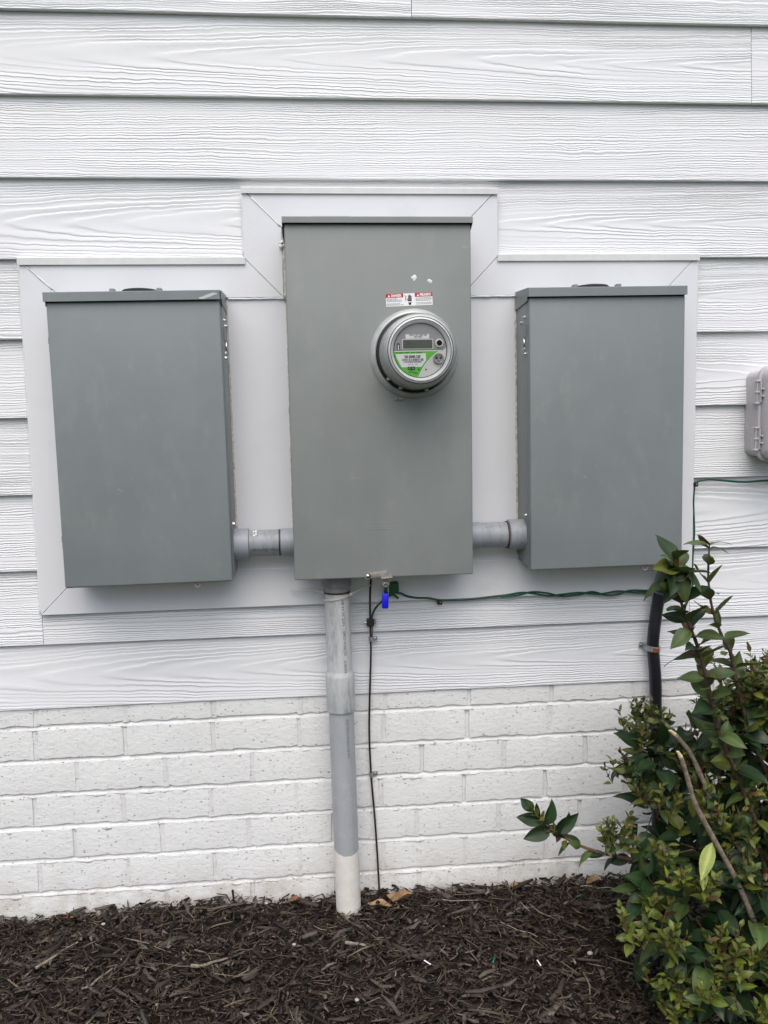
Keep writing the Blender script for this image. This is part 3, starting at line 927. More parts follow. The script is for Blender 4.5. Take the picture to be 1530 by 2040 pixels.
# ---- the meter
MX, MZ = 0.2477, 0.1330
mt = thing('electric_meter', 'round electric meter with green face label under a clear cover', 'meter', (MX, -0.140, MZ))
bm = bmesh.new()
lathe(bm, [(0.0985, 0.0), (0.0970, -0.004), (0.0930, -0.0105), (0.0885, -0.0135), (0.0860, -0.0125), (0.0850, -0.004)], (MX, -0.1400, MZ), 'Y', 72, cap=False)
bmo('socket_ring', bm, 'ring_metal', mt, 50)
bm = bmesh.new()
lathe(bm, [(0.0850, -0.003), (0.0845, -0.020), (0.0800, -0.0225)], (MX, -0.1400, MZ), 'Y', 64)
bmo('gasket_ring', bm, 'black_rubber', mt, 50)
bm = bmesh.new()
lathe(bm, [(0.0790, -0.022), (0.0800, -0.030), (0.0790, -0.040), (0.0775, -0.075), (0.0762, -0.079), (0.0772, -0.081), (0.0760, -0.092), (0.0735, -0.0955), (0.0742, -0.0975), (0.0725, -0.105), (0.0690, -0.1085), (0.0665, -0.1085)], (MX, -0.1400, MZ), 'Y', 72, cap=False)
bmo('housing', bm, 'meter_body', mt, 25)
bm = bmesh.new()
lathe(bm, [(0.0680, -0.1080), (0.0668, -0.1120), (0.0640, -0.1130), (0.0605, -0.1105), (0.0570, -0.1040), (0.0562, -0.1010)], (MX, -0.1400, MZ), 'Y', 72, cap=False)
bmo('rim', bm, 'meter_rim', mt, 40)
for rr, yy in ((0.0695, -0.1092), (0.0640, -0.1136), (0.0563, -0.1035)):
    bm = bmesh.new(); lathe(bm, [(rr - 0.0008, yy + .002), (rr - 0.0008, yy), (rr + 0.0004, yy), (rr + .0004, yy + .002)], (MX, -0.1400, MZ), 'Y', 72, cap=False)
    bmo('rim_seam', bm, 'black_rubber', mt, True)
YFACE = -0.2420
def mp(px, py): return (MX + (px - 770) * 0.0001655, MZ - (py - 998) * 0.0001655)
def arc(cx, cy, r, a0, a1, k=16): return [mp(cx + r * math.cos(math.radians(a)), cy - r * math.sin(math.radians(a))) for a in np.linspace(a0, a1, k)]
plate = prismo('face_plate', 'meter_plate_light', mt, arc(770, 998, 352, 0, 352, 45), YFACE, YFACE + 0.004)
yp = YFACE
up = prismo('display_plate', 'meter_plate_dark', mt, arc(770, 998, 344, 8, 180, 30) + [mp(1060, 995)], yp - 0.0006, yp - 0.0001)
def mquad(name, mat, par, x0, x1, y0, y1, y, th=0.0002): return prismo(name, mat, par, [mp(x0, y1), mp(x1, y1), mp(x1, y0), mp(x0, y0)], y, y + th)
mquad('serial_label', 'print_white', up, 585, 887, 795, 850, yp - 0.0010)
text('lettering', '1023 4 571 803 286', 0.0042, *mp(745, 805), yp - 0.0013, 'print_grey', up, 0, 0.037, 0.0002)
text('lettering', '056 78259', 0.0042, *mp(745, 828), yp - 0.0013, 'print_grey', up, 0, 0.017, 0.0002)
mquad('screen_frame', 'meter_plate_light', up, 540, 935, 855, 980, yp - 0.0012, 0.0005)
lcd = mquad('screen', 'lcd', mt, 550, 925, 864, 972, yp - 0.0016)
bm = bmesh.new()
for x, s in ((578, '1000010'), (612, '1101101'), (648, '1101011')):
    for k, (dx0, dx1, dy0, dy1) in enumerate(((0, 18, 0, 5), (-4, 1, 3, 22), (17, 22, 3, 22), (0, 18, 22, 27), (-4, 1, 27, 44), (17, 22, 27, 44), (0, 18, 44, 49))):
        if s[k] == '1': prism(bm, [mp(x + dx0, 885 + dy1), mp(x + dx1, 885 + dy1), mp(x + dx1, 885 + dy0), mp(x + dx0, 885 + dy0)], yp - 0.0018, yp - 0.0017)
for x in (590, 650, 665): prism(bm, [mp(x, 962), mp(x + 10, 962), mp(x + 10, 950), mp(x, 950)], yp - 0.0018, yp - 0.0017)
bmo('screen_digits', bm, 'lcd_segment', lcd)
prismo('reset_slot', 'print_black', mt, [mp(474, 990), mp(508, 990)] + arc(491, 920, 19, 0, 180, 8), yp - 0.0010, yp - 0.0005)
prismo('reset_pin', 'print_white', mt, [mp(485, 990), mp(497, 990), mp(497, 925), mp(485, 925)], yp - 0.0014, yp - 0.0011)
bm = bmesh.new(); lathe(bm, [(0.0090, 0.0), (0.0085, -0.004), (0.0060, -0.0045)], (mp(1012, 908)[0], yp - .0005, mp(1012, 908)[1]), 'Y', 24, cap=False)
bmo('sensor_bezel', bm, 'meter_plate_light', mt, 40)
bm = bmesh.new(); lathe(bm, [(0.0060, 0.0), (0.0045, 0.0)], (mp(1016, 903)[0], yp - .0035, mp(1016, 903)[1]), 'Y', 20)
bmo('sensor_eye', bm, 'black_rubber', mt)
# green label with a white border
curve = [(1012, 1006), (960, 1038), (905, 1085), (860, 1130), (820, 1180), (785, 1240), (748, 1312)]
larc = [(770 + 334 * math.cos(math.radians(a)), 998 - 334 * math.sin(math.radians(a))) for a in np.linspace(-98, -174, 16)]
prismo('label_border', 'print_white', mt, [mp(425, 992)] + [mp(1062, 990)] + [mp(a + 14, b + 4) for a, b in curve[1:]] + [mp(a, b + 3) for a, b in larc], yp - 0.0006, yp - 0.0001)
gl_ = prismo('green_label', 'print_green', mt, [mp(437, 1010)] + [mp(a - 2, b) for a, b in curve] + [mp(a, b) for a, b in larc], yp - 0.0010, yp - 0.0007)
prismo('white_label', 'print_white', gl_, [mp(*q) for q in ((455, 1040), (840, 1034), (842, 1120), (782, 1202), (530, 1206), (466, 1082))], yp - 0.0014, yp - 0.0011)
text('lettering', '*222 5J3002 C28*', 0.0066, *mp(668, 1075), yp - 0.0017, 'print_black', gl_, 0, 0.037, 0.00035)
text('lettering', 'DUKE ENERGY PROGRESS', 0.0038, *mp(670, 1141), yp - 0.0017, 'print_black', gl_, 0, 0.037, 0.0001)
text('lettering', '222 431 352', 0.0040, *mp(672, 1170), yp - 0.0017, 'print_grey', gl_, 0, 0.021)
text('lettering', 'CL200  240V  3W  60Hz', 0.0034, *mp(625, 1023), yp - 0.0013, 'print_dark_green', gl_, 0, 0.054, 0.0001)
bm = bmesh.new()
x = 536
while x < 802:
    w = random.choice((4, 4, 6, 10))
    prism(bm, [mp(x, 1128), mp(x + w, 1128), mp(x + w, 1097), mp(x, 1097)], yp - 0.0017, yp - 0.0016)
    x += w + random.choice((5, 5, 8, 11))
bmo('barcode', bm, 'print_black', gl_)
mquad('black_box', 'print_black', gl_, 607, 697, 1199, 1236, yp - 0.0020)
text('lettering', 'FM 4S', 0.0036, *mp(652, 1218), yp - 0.0023, 'print_white', gl_, 0, 0.011)
mquad('green_square', 'print_dark_green', gl_, 736, 758, 1224, 1247, yp - 0.0014)
for z, a, b in ((1250, 640, 668), (1268, 615, 720), (1285, 690, 735)):
    bm = bmesh.new()
    x = a
    while x < b:
        w = random.uniform(8, 20)
        prism(bm, [mp(x, z + 5), mp(min(b, x + w), z + 5), mp(min(b, x + w), z - 4), mp(x, z - 4)], yp - 0.0014, yp - 0.0013)
        x += w + 5
    bmo('small_print', bm, 'print_dark_green', gl_)
cxp, czp = mp(1000, 1102)
bm = bmesh.new(); lathe(bm, [(0.0110, 0.0), (0.0110, -0.006), (0.0100, -0.0068), (0.0085, -0.0060)], (cxp, yp - .0002, czp), 'Y', 28)
port = bmo('optical_port', bm, 'meter_plate_dark', mt, 40)
for dx, dz, r_ in ((-0.0045, 0.001, .0024), (0.0042, 0.001, .0022), (0.0, -0.0055, .0016), (-.0058, .0052, .0013), (.0058, .0052, .0013)):
    bm = bmesh.new(); lathe(bm, [(r_, 0.0), (r_, -0.0006)], (cxp + dx, yp - .0066, czp + dz), 'Y', 12)
    bmo('port_hole', bm, 'black_rubber', port)
bm = bmesh.new(); lathe(bm, [(0.0017, 0.0), (0.0017, -0.0006)], (*[mp(840, 1237)[0]], yp - .0001, mp(840, 1237)[1]), 'Y', 14)
bmo('pin_hole', bm, 'black_rubber', mt)
# clear cover
bm = bmesh.new()
lathe(bm, [(0.0800, -0.040), (0.0795, -0.080), (0.0785, -0.098), (0.0760, -0.109), (0.0710, -0.1155), (0.0630, -0.1185), (0.0400, -0.1200), (0.0010, -0.1205)], (MX, -0.1400, MZ), 'Y', 72, cap=False)
bmo('clear_cover', bm, 'clear_cover', mt, True)
# locking lugs along the lower edge of the ring
for a in (222, 245, 285):
    x, z = MX + 0.083 * math.cos(math.radians(a)), MZ + 0.083 * math.sin(math.radians(a))
    bm = bmesh.new(); box(bm, x - 0.004, x + 0.004, -0.181, -0.170, z - 0.003, z + 0.003, 0.0012, 1)
    bmo('locking_lug', bm, 'dull_zinc', mt)
bm = bmesh.new()
for dx in (-0.012, -0.004, 0.001): box(bm, MX - 0.0335 + dx, MX - 0.0285 + dx, -0.1450, -0.1402, MZ - 0.1005, MZ - 0.0955, 0.001, 1)
bmo('ring_clasp', bm, 'dull_zinc', mt)

# ================================================================== side conduits
SY, SZ = -0.060, -0.2895
def collar(name, mat, par, x0, x1, r, z=SZ):
    bm = bmesh.new(); lathe(bm, [(r - .0025, x0), (r, x0 + .0015), (r, x1 - .0015), (r - .0025, x1), (r - .008, x1)], (0, SY, z), 'X', 40)
    return bmo(name, bm, mat, par, 35)
c1 = thing('conduit_stub', 'short grey conduit joining the left box and the meter cabinet, printed GROUND MAX', 'conduit', (-0.10, SY, SZ - 0.03), 'side conduits')
collar('coupling', 'pvc_stub_plain', c1, -0.1725, -0.1325, 0.0362, SZ - .0015)
bm = bmesh.new(); lathe(bm, [(0.0302, -0.140), (0.0302, -0.045)], (0, SY, SZ), 'X', 40)
p1 = bmo('pipe', bm, 'pvc_stub', c1, 35)
collar('coupling', 'pvc_stub_plain', c1, -0.0610, -0.0285, 0.0318)
bm = bmesh.new(); lathe(bm, [(0.0309, -0.0645), (0.0309, -0.0612)], (0, SY, SZ), 'X', 40); bmo('gap_ring', bm, 'black_rubber', p1, 35)
text_on_pipe('lettering', 'GROUND MAX', 0.0112, 0.063, SY, SZ, 0.0304, -0.0965, -0.42, 'ink', p1, 'X')
bm = bmesh.new()
for k in range(10):
    th = 0.95 + random.uniform(-.3, .3)
    x = -0.1225 + random.uniform(-.006, .008)
    bmesh.ops.create_icosphere(bm, subdivisions=1, radius=random.uniform(.0014, .0034), matrix=Matrix.Translation((x, SY - 0.0303 * math.cos(th), SZ + 0.0303 * math.sin(th))))
bmo('sealant_crumbs', bm, 'paint_blob', c1, True)
c2 = thing('conduit_stub', 'short plain grey conduit joining the meter cabinet and the right box', 'conduit', (0.45, SY, SZ - 0.03), 'side conduits')
z2 = SZ + 0.0020
collar('coupling', 'pvc_stub_plain', c2, 0.3750, 0.4095, 0.0318, z2)
bm = bmesh.new(); lathe(bm, [(0.0300, 0.400), (0.0300, 0.490)], (0, SY, z2), 'X', 40); p2 = bmo('pipe', bm, 'pvc_stub', c2, 35)
collar('coupling', 'pvc_stub', c2, 0.4755, 0.5180, 0.0358, z2)
bm = bmesh.new(); lathe(bm, [(0.0325, 0.4715), (0.0325, 0.4745)], (0, SY, z2), 'X', 40); bmo('gap_ring', bm, 'old_rust', p2, 35)

# ================================================================== riser conduit
RY = -0.062
def rx(z): return 0.0665 + (z + 0.42) * (-0.0122)
rs = thing('conduit_riser', 'grey plastic conduit pipe from the cabinet down into the mulch, white painted foot', 'conduit', (0.0765, RY, -1.21))
def rlathe(name, mat, prof, par=rs, n=48, smooth=35, cap=True):
    bm = bmesh.new()
    rings = []
    for r_, z in prof:
        rings.append([bm.verts.new((rx(z) + r_ * math.cos(2 * math.pi * i / n), RY + r_ * math.sin(2 * math.pi * i / n), z)) for i in range(n)])
    for a, b in zip(rings, rings[1:]):
        for i in range(n): bm.faces.new((a[i], a[(i + 1) % n], b[(i + 1) % n], b[i]))
    if cap: bm.faces.new(rings[0]); bm.faces.new(rings[-1])
    return bmo(name, bm, mat, par, smooth)
rlathe('adapter', 'pvc_dark', [(0.0345, -0.355), (0.0345, -0.395), (0.0305, -0.3965), (0.0300, -0.4080)])
rlathe('collar_thread', 'old_rust', [(0.0302, -0.4082), (0.0302, -0.4125)])
upipe = rlathe('upper_pipe', 'pvc_weathered', [(0.0285, -0.4127), (0.0297, -0.4140), (0.0294, -0.5980), (0.0300, -0.6010), (0.0335, -0.6085), (0.0340, -0.6120), (0.0340, -0.6945), (0.0334, -0.6968), (0.0298, -0.6970)])
lpipe = rlathe('lower_pipe', 'pvc_plain', [(0.0297, -0.690), (0.0297, -1.26)])
# painted foot: a thin coat with an uneven upper edge
n_ = 40
bm = bmesh.new()
zr = [-1.0385 + 0.012 * math.sin(2 * math.pi * (i / n_ - 0.02)) * (1 if True else 0) + random.uniform(-.0008, .0008) for i in range(n_)]
rings = []
for k in range(14):
    ring = []
    for i in range(n_):
        a = 2 * math.pi * i / n_
        z = zr[i] + (-1.255 - zr[i]) * (k / 13)
        r_ = 0.0303 + 0.0005 * mnoise.noise(Vector((math.cos(a) * 3, math.sin(a) * 3, z * 60))) if k else 0.0299
        ring.append(bm.verts.new((rx(z) + r_ * math.cos(a), RY + r_ * math.sin(a), z)))
    rings.append(ring)
for a, b in zip(rings, rings[1:]):
    for i in range(n_): bm.faces.new((a[i], a[(i + 1) % n_], b[(i + 1) % n_], b[i]))
bmo('painted_foot', bm, 'pipe_white_paint', rs, True)
text_on_pipe('lettering', 'ELECTRICO RIGIDO DE PVC', 0.0088, 0.095, rx, RY, 0.0299, -0.7600, 0.42, 'ink_faded', lpipe, 'Z', -1)
text_on_pipe('lettering', 'RIGID P', 0.0088, 0.030, rx, RY, 0.0299, -0.5845, 0.47, 'ink_faded', upipe, 'Z', 1)
text_on_pipe('lettering', 'LECTRICAL COND', 0.0088, 0.058, rx, RY, 0.0299, -0.5290, 0.47, 'ink_faded', upipe, 'Z', 1)
text_on_pipe('lettering', 'UIT SCH 40', 0.0094, 0.060, rx, RY, 0.0299, -0.4560, 0.42, 'ink_faded', upipe, 'Z', 1)
# cable tie
ct = thing('cable_tie', 'off-white cable tie round the top of the grey riser pipe', 'cable tie', (0.066, RY, -0.412))
bm = bmesh.new()
zt = -0.4180
path = [(rx(zt) + 0.0325 * math.sin(a), RY - 0.0325 * math.cos(a), zt + 0.006 * math.sin(a) - 0.003 + (0.004 * max(0, -math.cos(a)))) for a in np.linspace(-1.9, 4.1, 36)]
V_, F_ = [], []
def strap(bm, path, w, th=0.0012):
    path = [Vector(p) for p in path]
    rows = []
    for i, p in enumerate(path):
        t = (path[min(i + 1, len(path) - 1)] - path[max(0, i - 1)]).normalized()
        up_ = Vector((0, 0, 1)); up_ = (up_ - t * up_.dot(t)).normalized()
        o_ = t.cross(up_)
        rows.append([bm.verts.new(p + up_ * a * w / 2 + o_ * b * th / 2) for a, b in ((-1, -1), (1, -1), (1, 1), (-1, 1))])
    for a, b in zip(rows, rows[1:]):
        for k in range(4): bm.faces.new((a[k], a[(k + 1) % 4], b[(k + 1) % 4], b[k]))
    bm.faces.new(rows[0]); bm.faces.new(rows[-1][::-1])
strap(bm, path, 0.0046, 0.0016)
bmo('band', bm, 'tie_plastic', ct)
bm = bmesh.new()
strap(bm, smoothpath([(0.099, -0.080, -0.4125), (0.113, -0.070, -0.409), (0.130, -0.055, -0.405), (0.1465, -0.040, -0.402)], 4), 0.0036, 0.0014)
bmo('tail', bm, 'tie_plastic', ct)
bm = bmesh.new()
strap(bm, smoothpath([(0.034, -0.066, -0.4105), (0.010, -0.040, -0.4085), (-0.015, -0.030, -0.4080), (-0.042, -0.022, -0.4120)], 4), 0.0034, 0.0014)
bmo('tail', bm, 'tie_plastic', ct)
boxo('tie_head', 'tie_plastic', ct, 0.0955, 0.1015, -0.086, -0.079, -0.4165, -0.4095, 0.001)

# ================================================================== wires and clamps
def wire(name, label, cat, pts, r, mat, k=6, group=None):
    bm = bmesh.new(); tube(bm, smoothpath(pts, k), r, n=8)
    return tag(bmo(name, bm, mat, None, True, origin=pts[-1]), label, cat, group)
wire('ground_wire', 'thin bare brown ground wire running down the wall beside the riser pipe', 'wire',
     [(0.1512, -0.030, -0.362), (0.1500, -0.016, -0.395), (0.1478, -0.012, -0.44), (0.1472, -0.012, -0.50), (0.1472, -0.011, -0.574), (0.1428, -0.008, -0.6746), (0.1396, -0.004, -0.776), (0.1420, -0.003, -0.886), (0.1495, -0.004, -1.010), (0.1540, -0.005, -1.115), (0.1563, -0.008, -1.195), (0.157, -0.012, -1.24)], 0.0025, 'bare_wire')
wire('bond_wire', 'short bare wire loop below the bronze clamp', 'wire', [(0.1515, -0.010, -0.507), (0.1520, -0.010, -0.525), (0.1500, -0.009, -0.541)], 0.0012, 'bare_wire')
wire('green_wire', 'green insulated wire sagging along the trim below the right box', 'wire',
     [(0.190, -0.020, -0.4275), (0.2060, -0.019, -0.4265), (0.222, -0.018, -0.429), (0.238, -0.016, -0.437), (0.2613, -0.013, -0.4425), (0.290, -0.013, -0.4445), (0.3192, -0.013, -0.4505), (0.36, -0.012, -0.4520), (0.4097, -0.011, -0.4498), (0.445, -0.011, -0.4470), (0.4847, -0.011, -0.4440), (0.52, -0.011, -0.4395), (0.5474, -0.011, -0.4425), (0.59, -0.011, -0.4500), (0.6232, -0.011, -0.4478), (0.665, -0.011, -0.4450), (0.700, -0.011, -0.4490), (0.7250, -0.011, -0.4500), (0.765, -0.011, -0.4450), (0.802, -0.011, -0.4495), (0.86, -0.011, -0.452), (0.92, -0.010, -0.450), (0.9553, -0.010, -0.4420), (0.9560, -0.009, -0.4168), (0.9567, -0.009, -0.366), (0.9592, -0.009, -0.303), (0.9551, -0.010, -0.228), (0.9575, -0.010, -0.183)], 0.0026, 'green_wire')
wire('green_wire', 'second green wire strand twisting over the first below the right box', 'wire',
     [(0.47, -0.012, -0.4480), (0.51, -0.013, -0.4455), (0.5474, -0.012, -0.4390), (0.585, -0.013, -0.4430), (0.6232, -0.012, -0.4525), (0.665, -0.013, -0.4500), (0.70, -0.012, -0.4440), (0.735, -0.012, -0.4545), (0.765, -0.013, -0.4530), (0.795, -0.012, -0.4445), (0.84, -0.013, -0.4460)], 0.0024, 'green_wire')
wire('green_wire', 'green wire running right under the plastic utility box', 'wire',
     [(0.9575, -0.010, -0.183), (0.962, -0.011, -0.178), (0.985, -0.009, -0.1735), (1.0028, -0.009, -0.1735), (1.0300, -0.009, -0.1765), (1.0546, -0.009, -0.1795), (1.0800, -0.009, -0.1815), (1.1066, -0.009, -0.1815), (1.1456, -0.009, -0.1795), (1.3, -0.009, -0.178), (1.7, -0.009, -0.179)], 0.0027, 'green_wire')
wire('green_wire', 'green wire curving from the bronze clamp up to the green connector', 'wire',
     [(0.1495, -0.013, -0.496), (0.1520, -0.014, -0.4825), (0.1580, -0.017, -0.467), (0.1670, -0.020, -0.455), (0.1820, -0.022, -0.441), (0.1920, -0.022, -0.430)], 0.0026, 'green_wire')
wire('green_wire', 'stubby cut end of green wire under the green connector', 'wire', [(0.200, -0.024, -0.428), (0.207, -0.024, -0.433), (0.2155, -0.023, -0.440)], 0.0026, 'green_wire')
gc = thing('wire_connector', 'dark green plastic wire connector behind the blue padlock', 'connector', (0.196, -0.022, -0.433))
bm = bmesh.new(); prism(bm, [(0.1895, -0.401), (0.212, -0.3985), (0.2160, -0.402), (0.2165, -0.4215), (0.204, -0.425), (0.194, -0.434), (0.180, -0.432), (0.181, -0.405)], -0.034, -0.013, 0.003)
bmo('shell', bm, 'green_plastic', gc, 40)
boxo('flap', 'green_plastic', gc, 0.190, 0.2145, -0.0362, -0.0345, -0.4155, -0.4005, 0.0007)
# bronze clamp
bc = thing('ground_clamp', 'small dark bronze clamp joining the green and bare wires', 'clamp', (0.1465, -0.012, -0.507))
boxo('clamp_block', 'bronze', bc, 0.1385, 0.1560, -0.0200, -0.0045, -0.5075, -0.4905, 0.0014, 2)
boxo('clamp_plate', 'dull_zinc', bc, 0.1562, 0.1605, -0.0150, -0.0030, -0.5035, -0.4925, 0.0008)
bm = bmesh.new(); lathe(bm, [(0.0016, 0.1325), (0.0016, 0.1384)], (0, -0.0115, -0.4985), 'X', 10); bmo('bolt', bm, 'steel_bright', bc, 35)
def wire_strap(label, x, z, y0, right=True):
    t = thing('wire_strap', label, 'strap', (x, y0, z), 'wire straps')
    bm = bmesh.new(); strap(bm, [(x - 0.0040, y0 + 0.001, z), (x - 0.0036, y0 - 0.0085, z), (x - .001, y0 - 0.0118, z), (x + .001, y0 - 0.0118, z), (x + 0.0036, y0 - 0.0085, z), (x + 0.0040, y0 - .0012, z), (x + 0.0160, y0 - .0012, z - 0.0003)], 0.0105, 0.0012)
    bmo('band', bm, 'dull_zinc', t)
    bm = bmesh.new(); lathe(bm, [(0.0030, 0), (0.0028, -0.0014), (0.0012, -0.002)], (x + 0.0108, y0 - 0.0020, z), 'Y', 10); bmo('screw', bm, 'zinc', t, 35)
wire_strap('zinc strap holding the bare wire to the siding, upper one', 0.1475, -0.5405, -0.0045)
wire_strap('zinc strap holding the bare wire to the painted brick, lower one', 0.1422, -0.8870, 0.0045)
def wire_clip(label, x, z, y):
    t = thing('wire_clip', label, 'clip', (x, y, z), 'brown wire clips')
    bm = bmesh.new(); box(bm, x - 0.0058, x + 0.0058, y - 0.009, y + 0.004, z - 0.0062, z + 0.0050, 0.0014, 1); bmo('clip_body', bm, 'bronze', t)
    bm = bmesh.new(); lathe(bm, [(0.0020, 0), (0.0018, -0.001)], (x + .001, y - 0.0091, z), 'Y', 8); bmo('nail', bm, 'zinc', t)
wire_clip('small brown clip at the trim corner where the green wire turns right', 0.9595, -0.1838, -0.006)
wire_clip('small brown clip under the green wire midway below the trim', 0.3185, -0.4560, -0.004)

# ---- black flexible conduit from the right box
fx = thing('flexible_conduit', 'black flexible conduit hose dropping from the right box behind the shrub', 'conduit', (0.866, -0.030, -1.0))
pts = [(0.8790, -0.060, -0.350), (0.8745, -0.048, -0.385), (0.8688, -0.036, -0.4293), (0.8620, -0.028, -0.4700), (0.8573, -0.025, -0.5110), (0.8535, -0.024, -0.550), (0.8525, -0.022, -0.5872), (0.8560, -0.022, -0.625), (0.8598, -0.022, -0.6646), (0.8625, -0.020, -0.705), (0.8637, -0.018, -0.7424), (0.868, -0.018, -0.85), (0.872, -0.02, -1.0), (0.872, -0.03, -1.22)]
bm = bmesh.new(); tube(bm, smoothpath(pts, 7), 0.0150, n=20); bmo('hose', bm, 'flex_black', fx, True)
bm = bmesh.new(); lathe(bm, [(0.019, -0.348), (0.019, -0.372), (0.0165, -0.374)], (0.878, -0.058, 0), 'Z', 24); bmo('hose_fitting', bm, 'dull_zinc', fx, 35)
st = thing('hose_strap', 'zinc strap with a rusty patch round the black hose', 'strap', (0.8525, -0.02, -0.589))
bm = bmesh.new()
yb = 0.001
strap(bm, [(0.8265, yb - .0006, -0.5865), (0.8350, yb - .0012, -0.5878)] + [(0.8530 - 0.0168 * math.cos(a), -0.0215 - 0.0168 * math.sin(a), -0.589 - 0.0025 * (1 - math.cos(a))) for a in np.linspace(-0.35, 3.5, 14)], 0.0135, 0.0014)
bmo('band', bm, 'dull_zinc', st)
bm = bmesh.new(); lathe(bm, [(0.0034, 0), (0.0030, -0.0016), (0.001, -0.0022)], (0.8305, yb - 0.0015, -0.5868), 'Y', 10); bmo('screw', bm, 'zinc', st)
bm = bmesh.new(); strap(bm, [(0.8530 - 0.0178 * math.cos(a), -0.0215 - 0.0178 * math.sin(a), -0.5900 - 0.0025 * (1 - math.cos(a))) for a in np.linspace(1.15, 2.15, 6)], 0.0105, 0.0008)
bmo('rust_patch', bm, 'rust', st)

# ---- plastic utility box at the right edge
ub = thing('utility_box', 'grey plastic utility box with moulded hinges at the right edge of the photo', 'utility box', (1.2, 0.0, -0.135))
def rrect(x0, x1, z0, z1, r, k=6):
    out = []
    for cx, cz, a0 in ((x1 - r, z1 - r, 0), (x0 + r, z1 - r, 90), (x0 + r, z0 + r, 180), (x1 - r, z0 + r, 270)):
        for i in range(k + 1):
            a = math.radians(a0 + 90 * i / k)
            out.append((cx + r * math.cos(a), cz + r * math.sin(a)))
    return out
prismo('base_tray', 'utility_plastic', ub, rrect(1.0905, 1.345, -0.118, 0.090, 0.020), -0.058, 0.004, 0.002, 40)
prismo('lid_flange', 'utility_plastic', ub, rrect(1.0860, 1.346, -0.128, 0.1005, 0.026), -0.068, -0.0585, 0.003, 40)
bm = bmesh.new()
steps = [(1.0910, 1.341, -0.1235, 0.096, 0.026, -0.0681), (1.0920, 1.340, -0.1225, 0.095, 0.026, -0.090), (1.0950, 1.337, -0.1195, 0.092, 0.024, -0.100), (1.1020, 1.330, -0.1125, 0.085, 0.020, -0.1065), (1.1120, 1.320, -0.1025, 0.075, 0.014, -0.1085)]
rows = [[bm.verts.new((x, s[5], z)) for x, z in rrect(*s[:5])] for s in steps]
for a, b in zip(rows, rows[1:]):
    k = len(a)
    for i in range(k): bm.faces.new((a[i], a[(i + 1) % k], b[(i + 1) % k], b[i]))
bm.faces.new(rows[-1])
bmo('lid', bm, 'utility_plastic', ub, 50)
for zh in (0.0380, -0.0735):
    bm = bmesh.new()
    box(bm, 1.0835, 1.0890, -0.0585, -0.040, zh - 0.0275, zh + 0.0275, 0.001)
    for dz in (-0.0265, 0.0, 0.0265): box(bm, 1.0770, 1.0890, -0.071, -0.0590, zh + dz - 0.0022, zh + dz + 0.0022, 0.0008)
    for dz in (-0.010, 0.0070): box(bm, 1.0875, 1.1005, -0.084, -0.0668, zh + dz - 0.0020, zh + dz + 0.0020, 0.0008)
    box(bm, 1.0865, 1.0900, -0.075, -0.0665, zh - 0.025, zh + 0.024, 0.0008)
    tube(bm, [(1.0815, -0.0670, zh - 0.026), (1.0815, -0.0670, zh + 0.026)], 0.0018, n=8)
    bmo('hinge', bm, 'utility_plastic', ub)

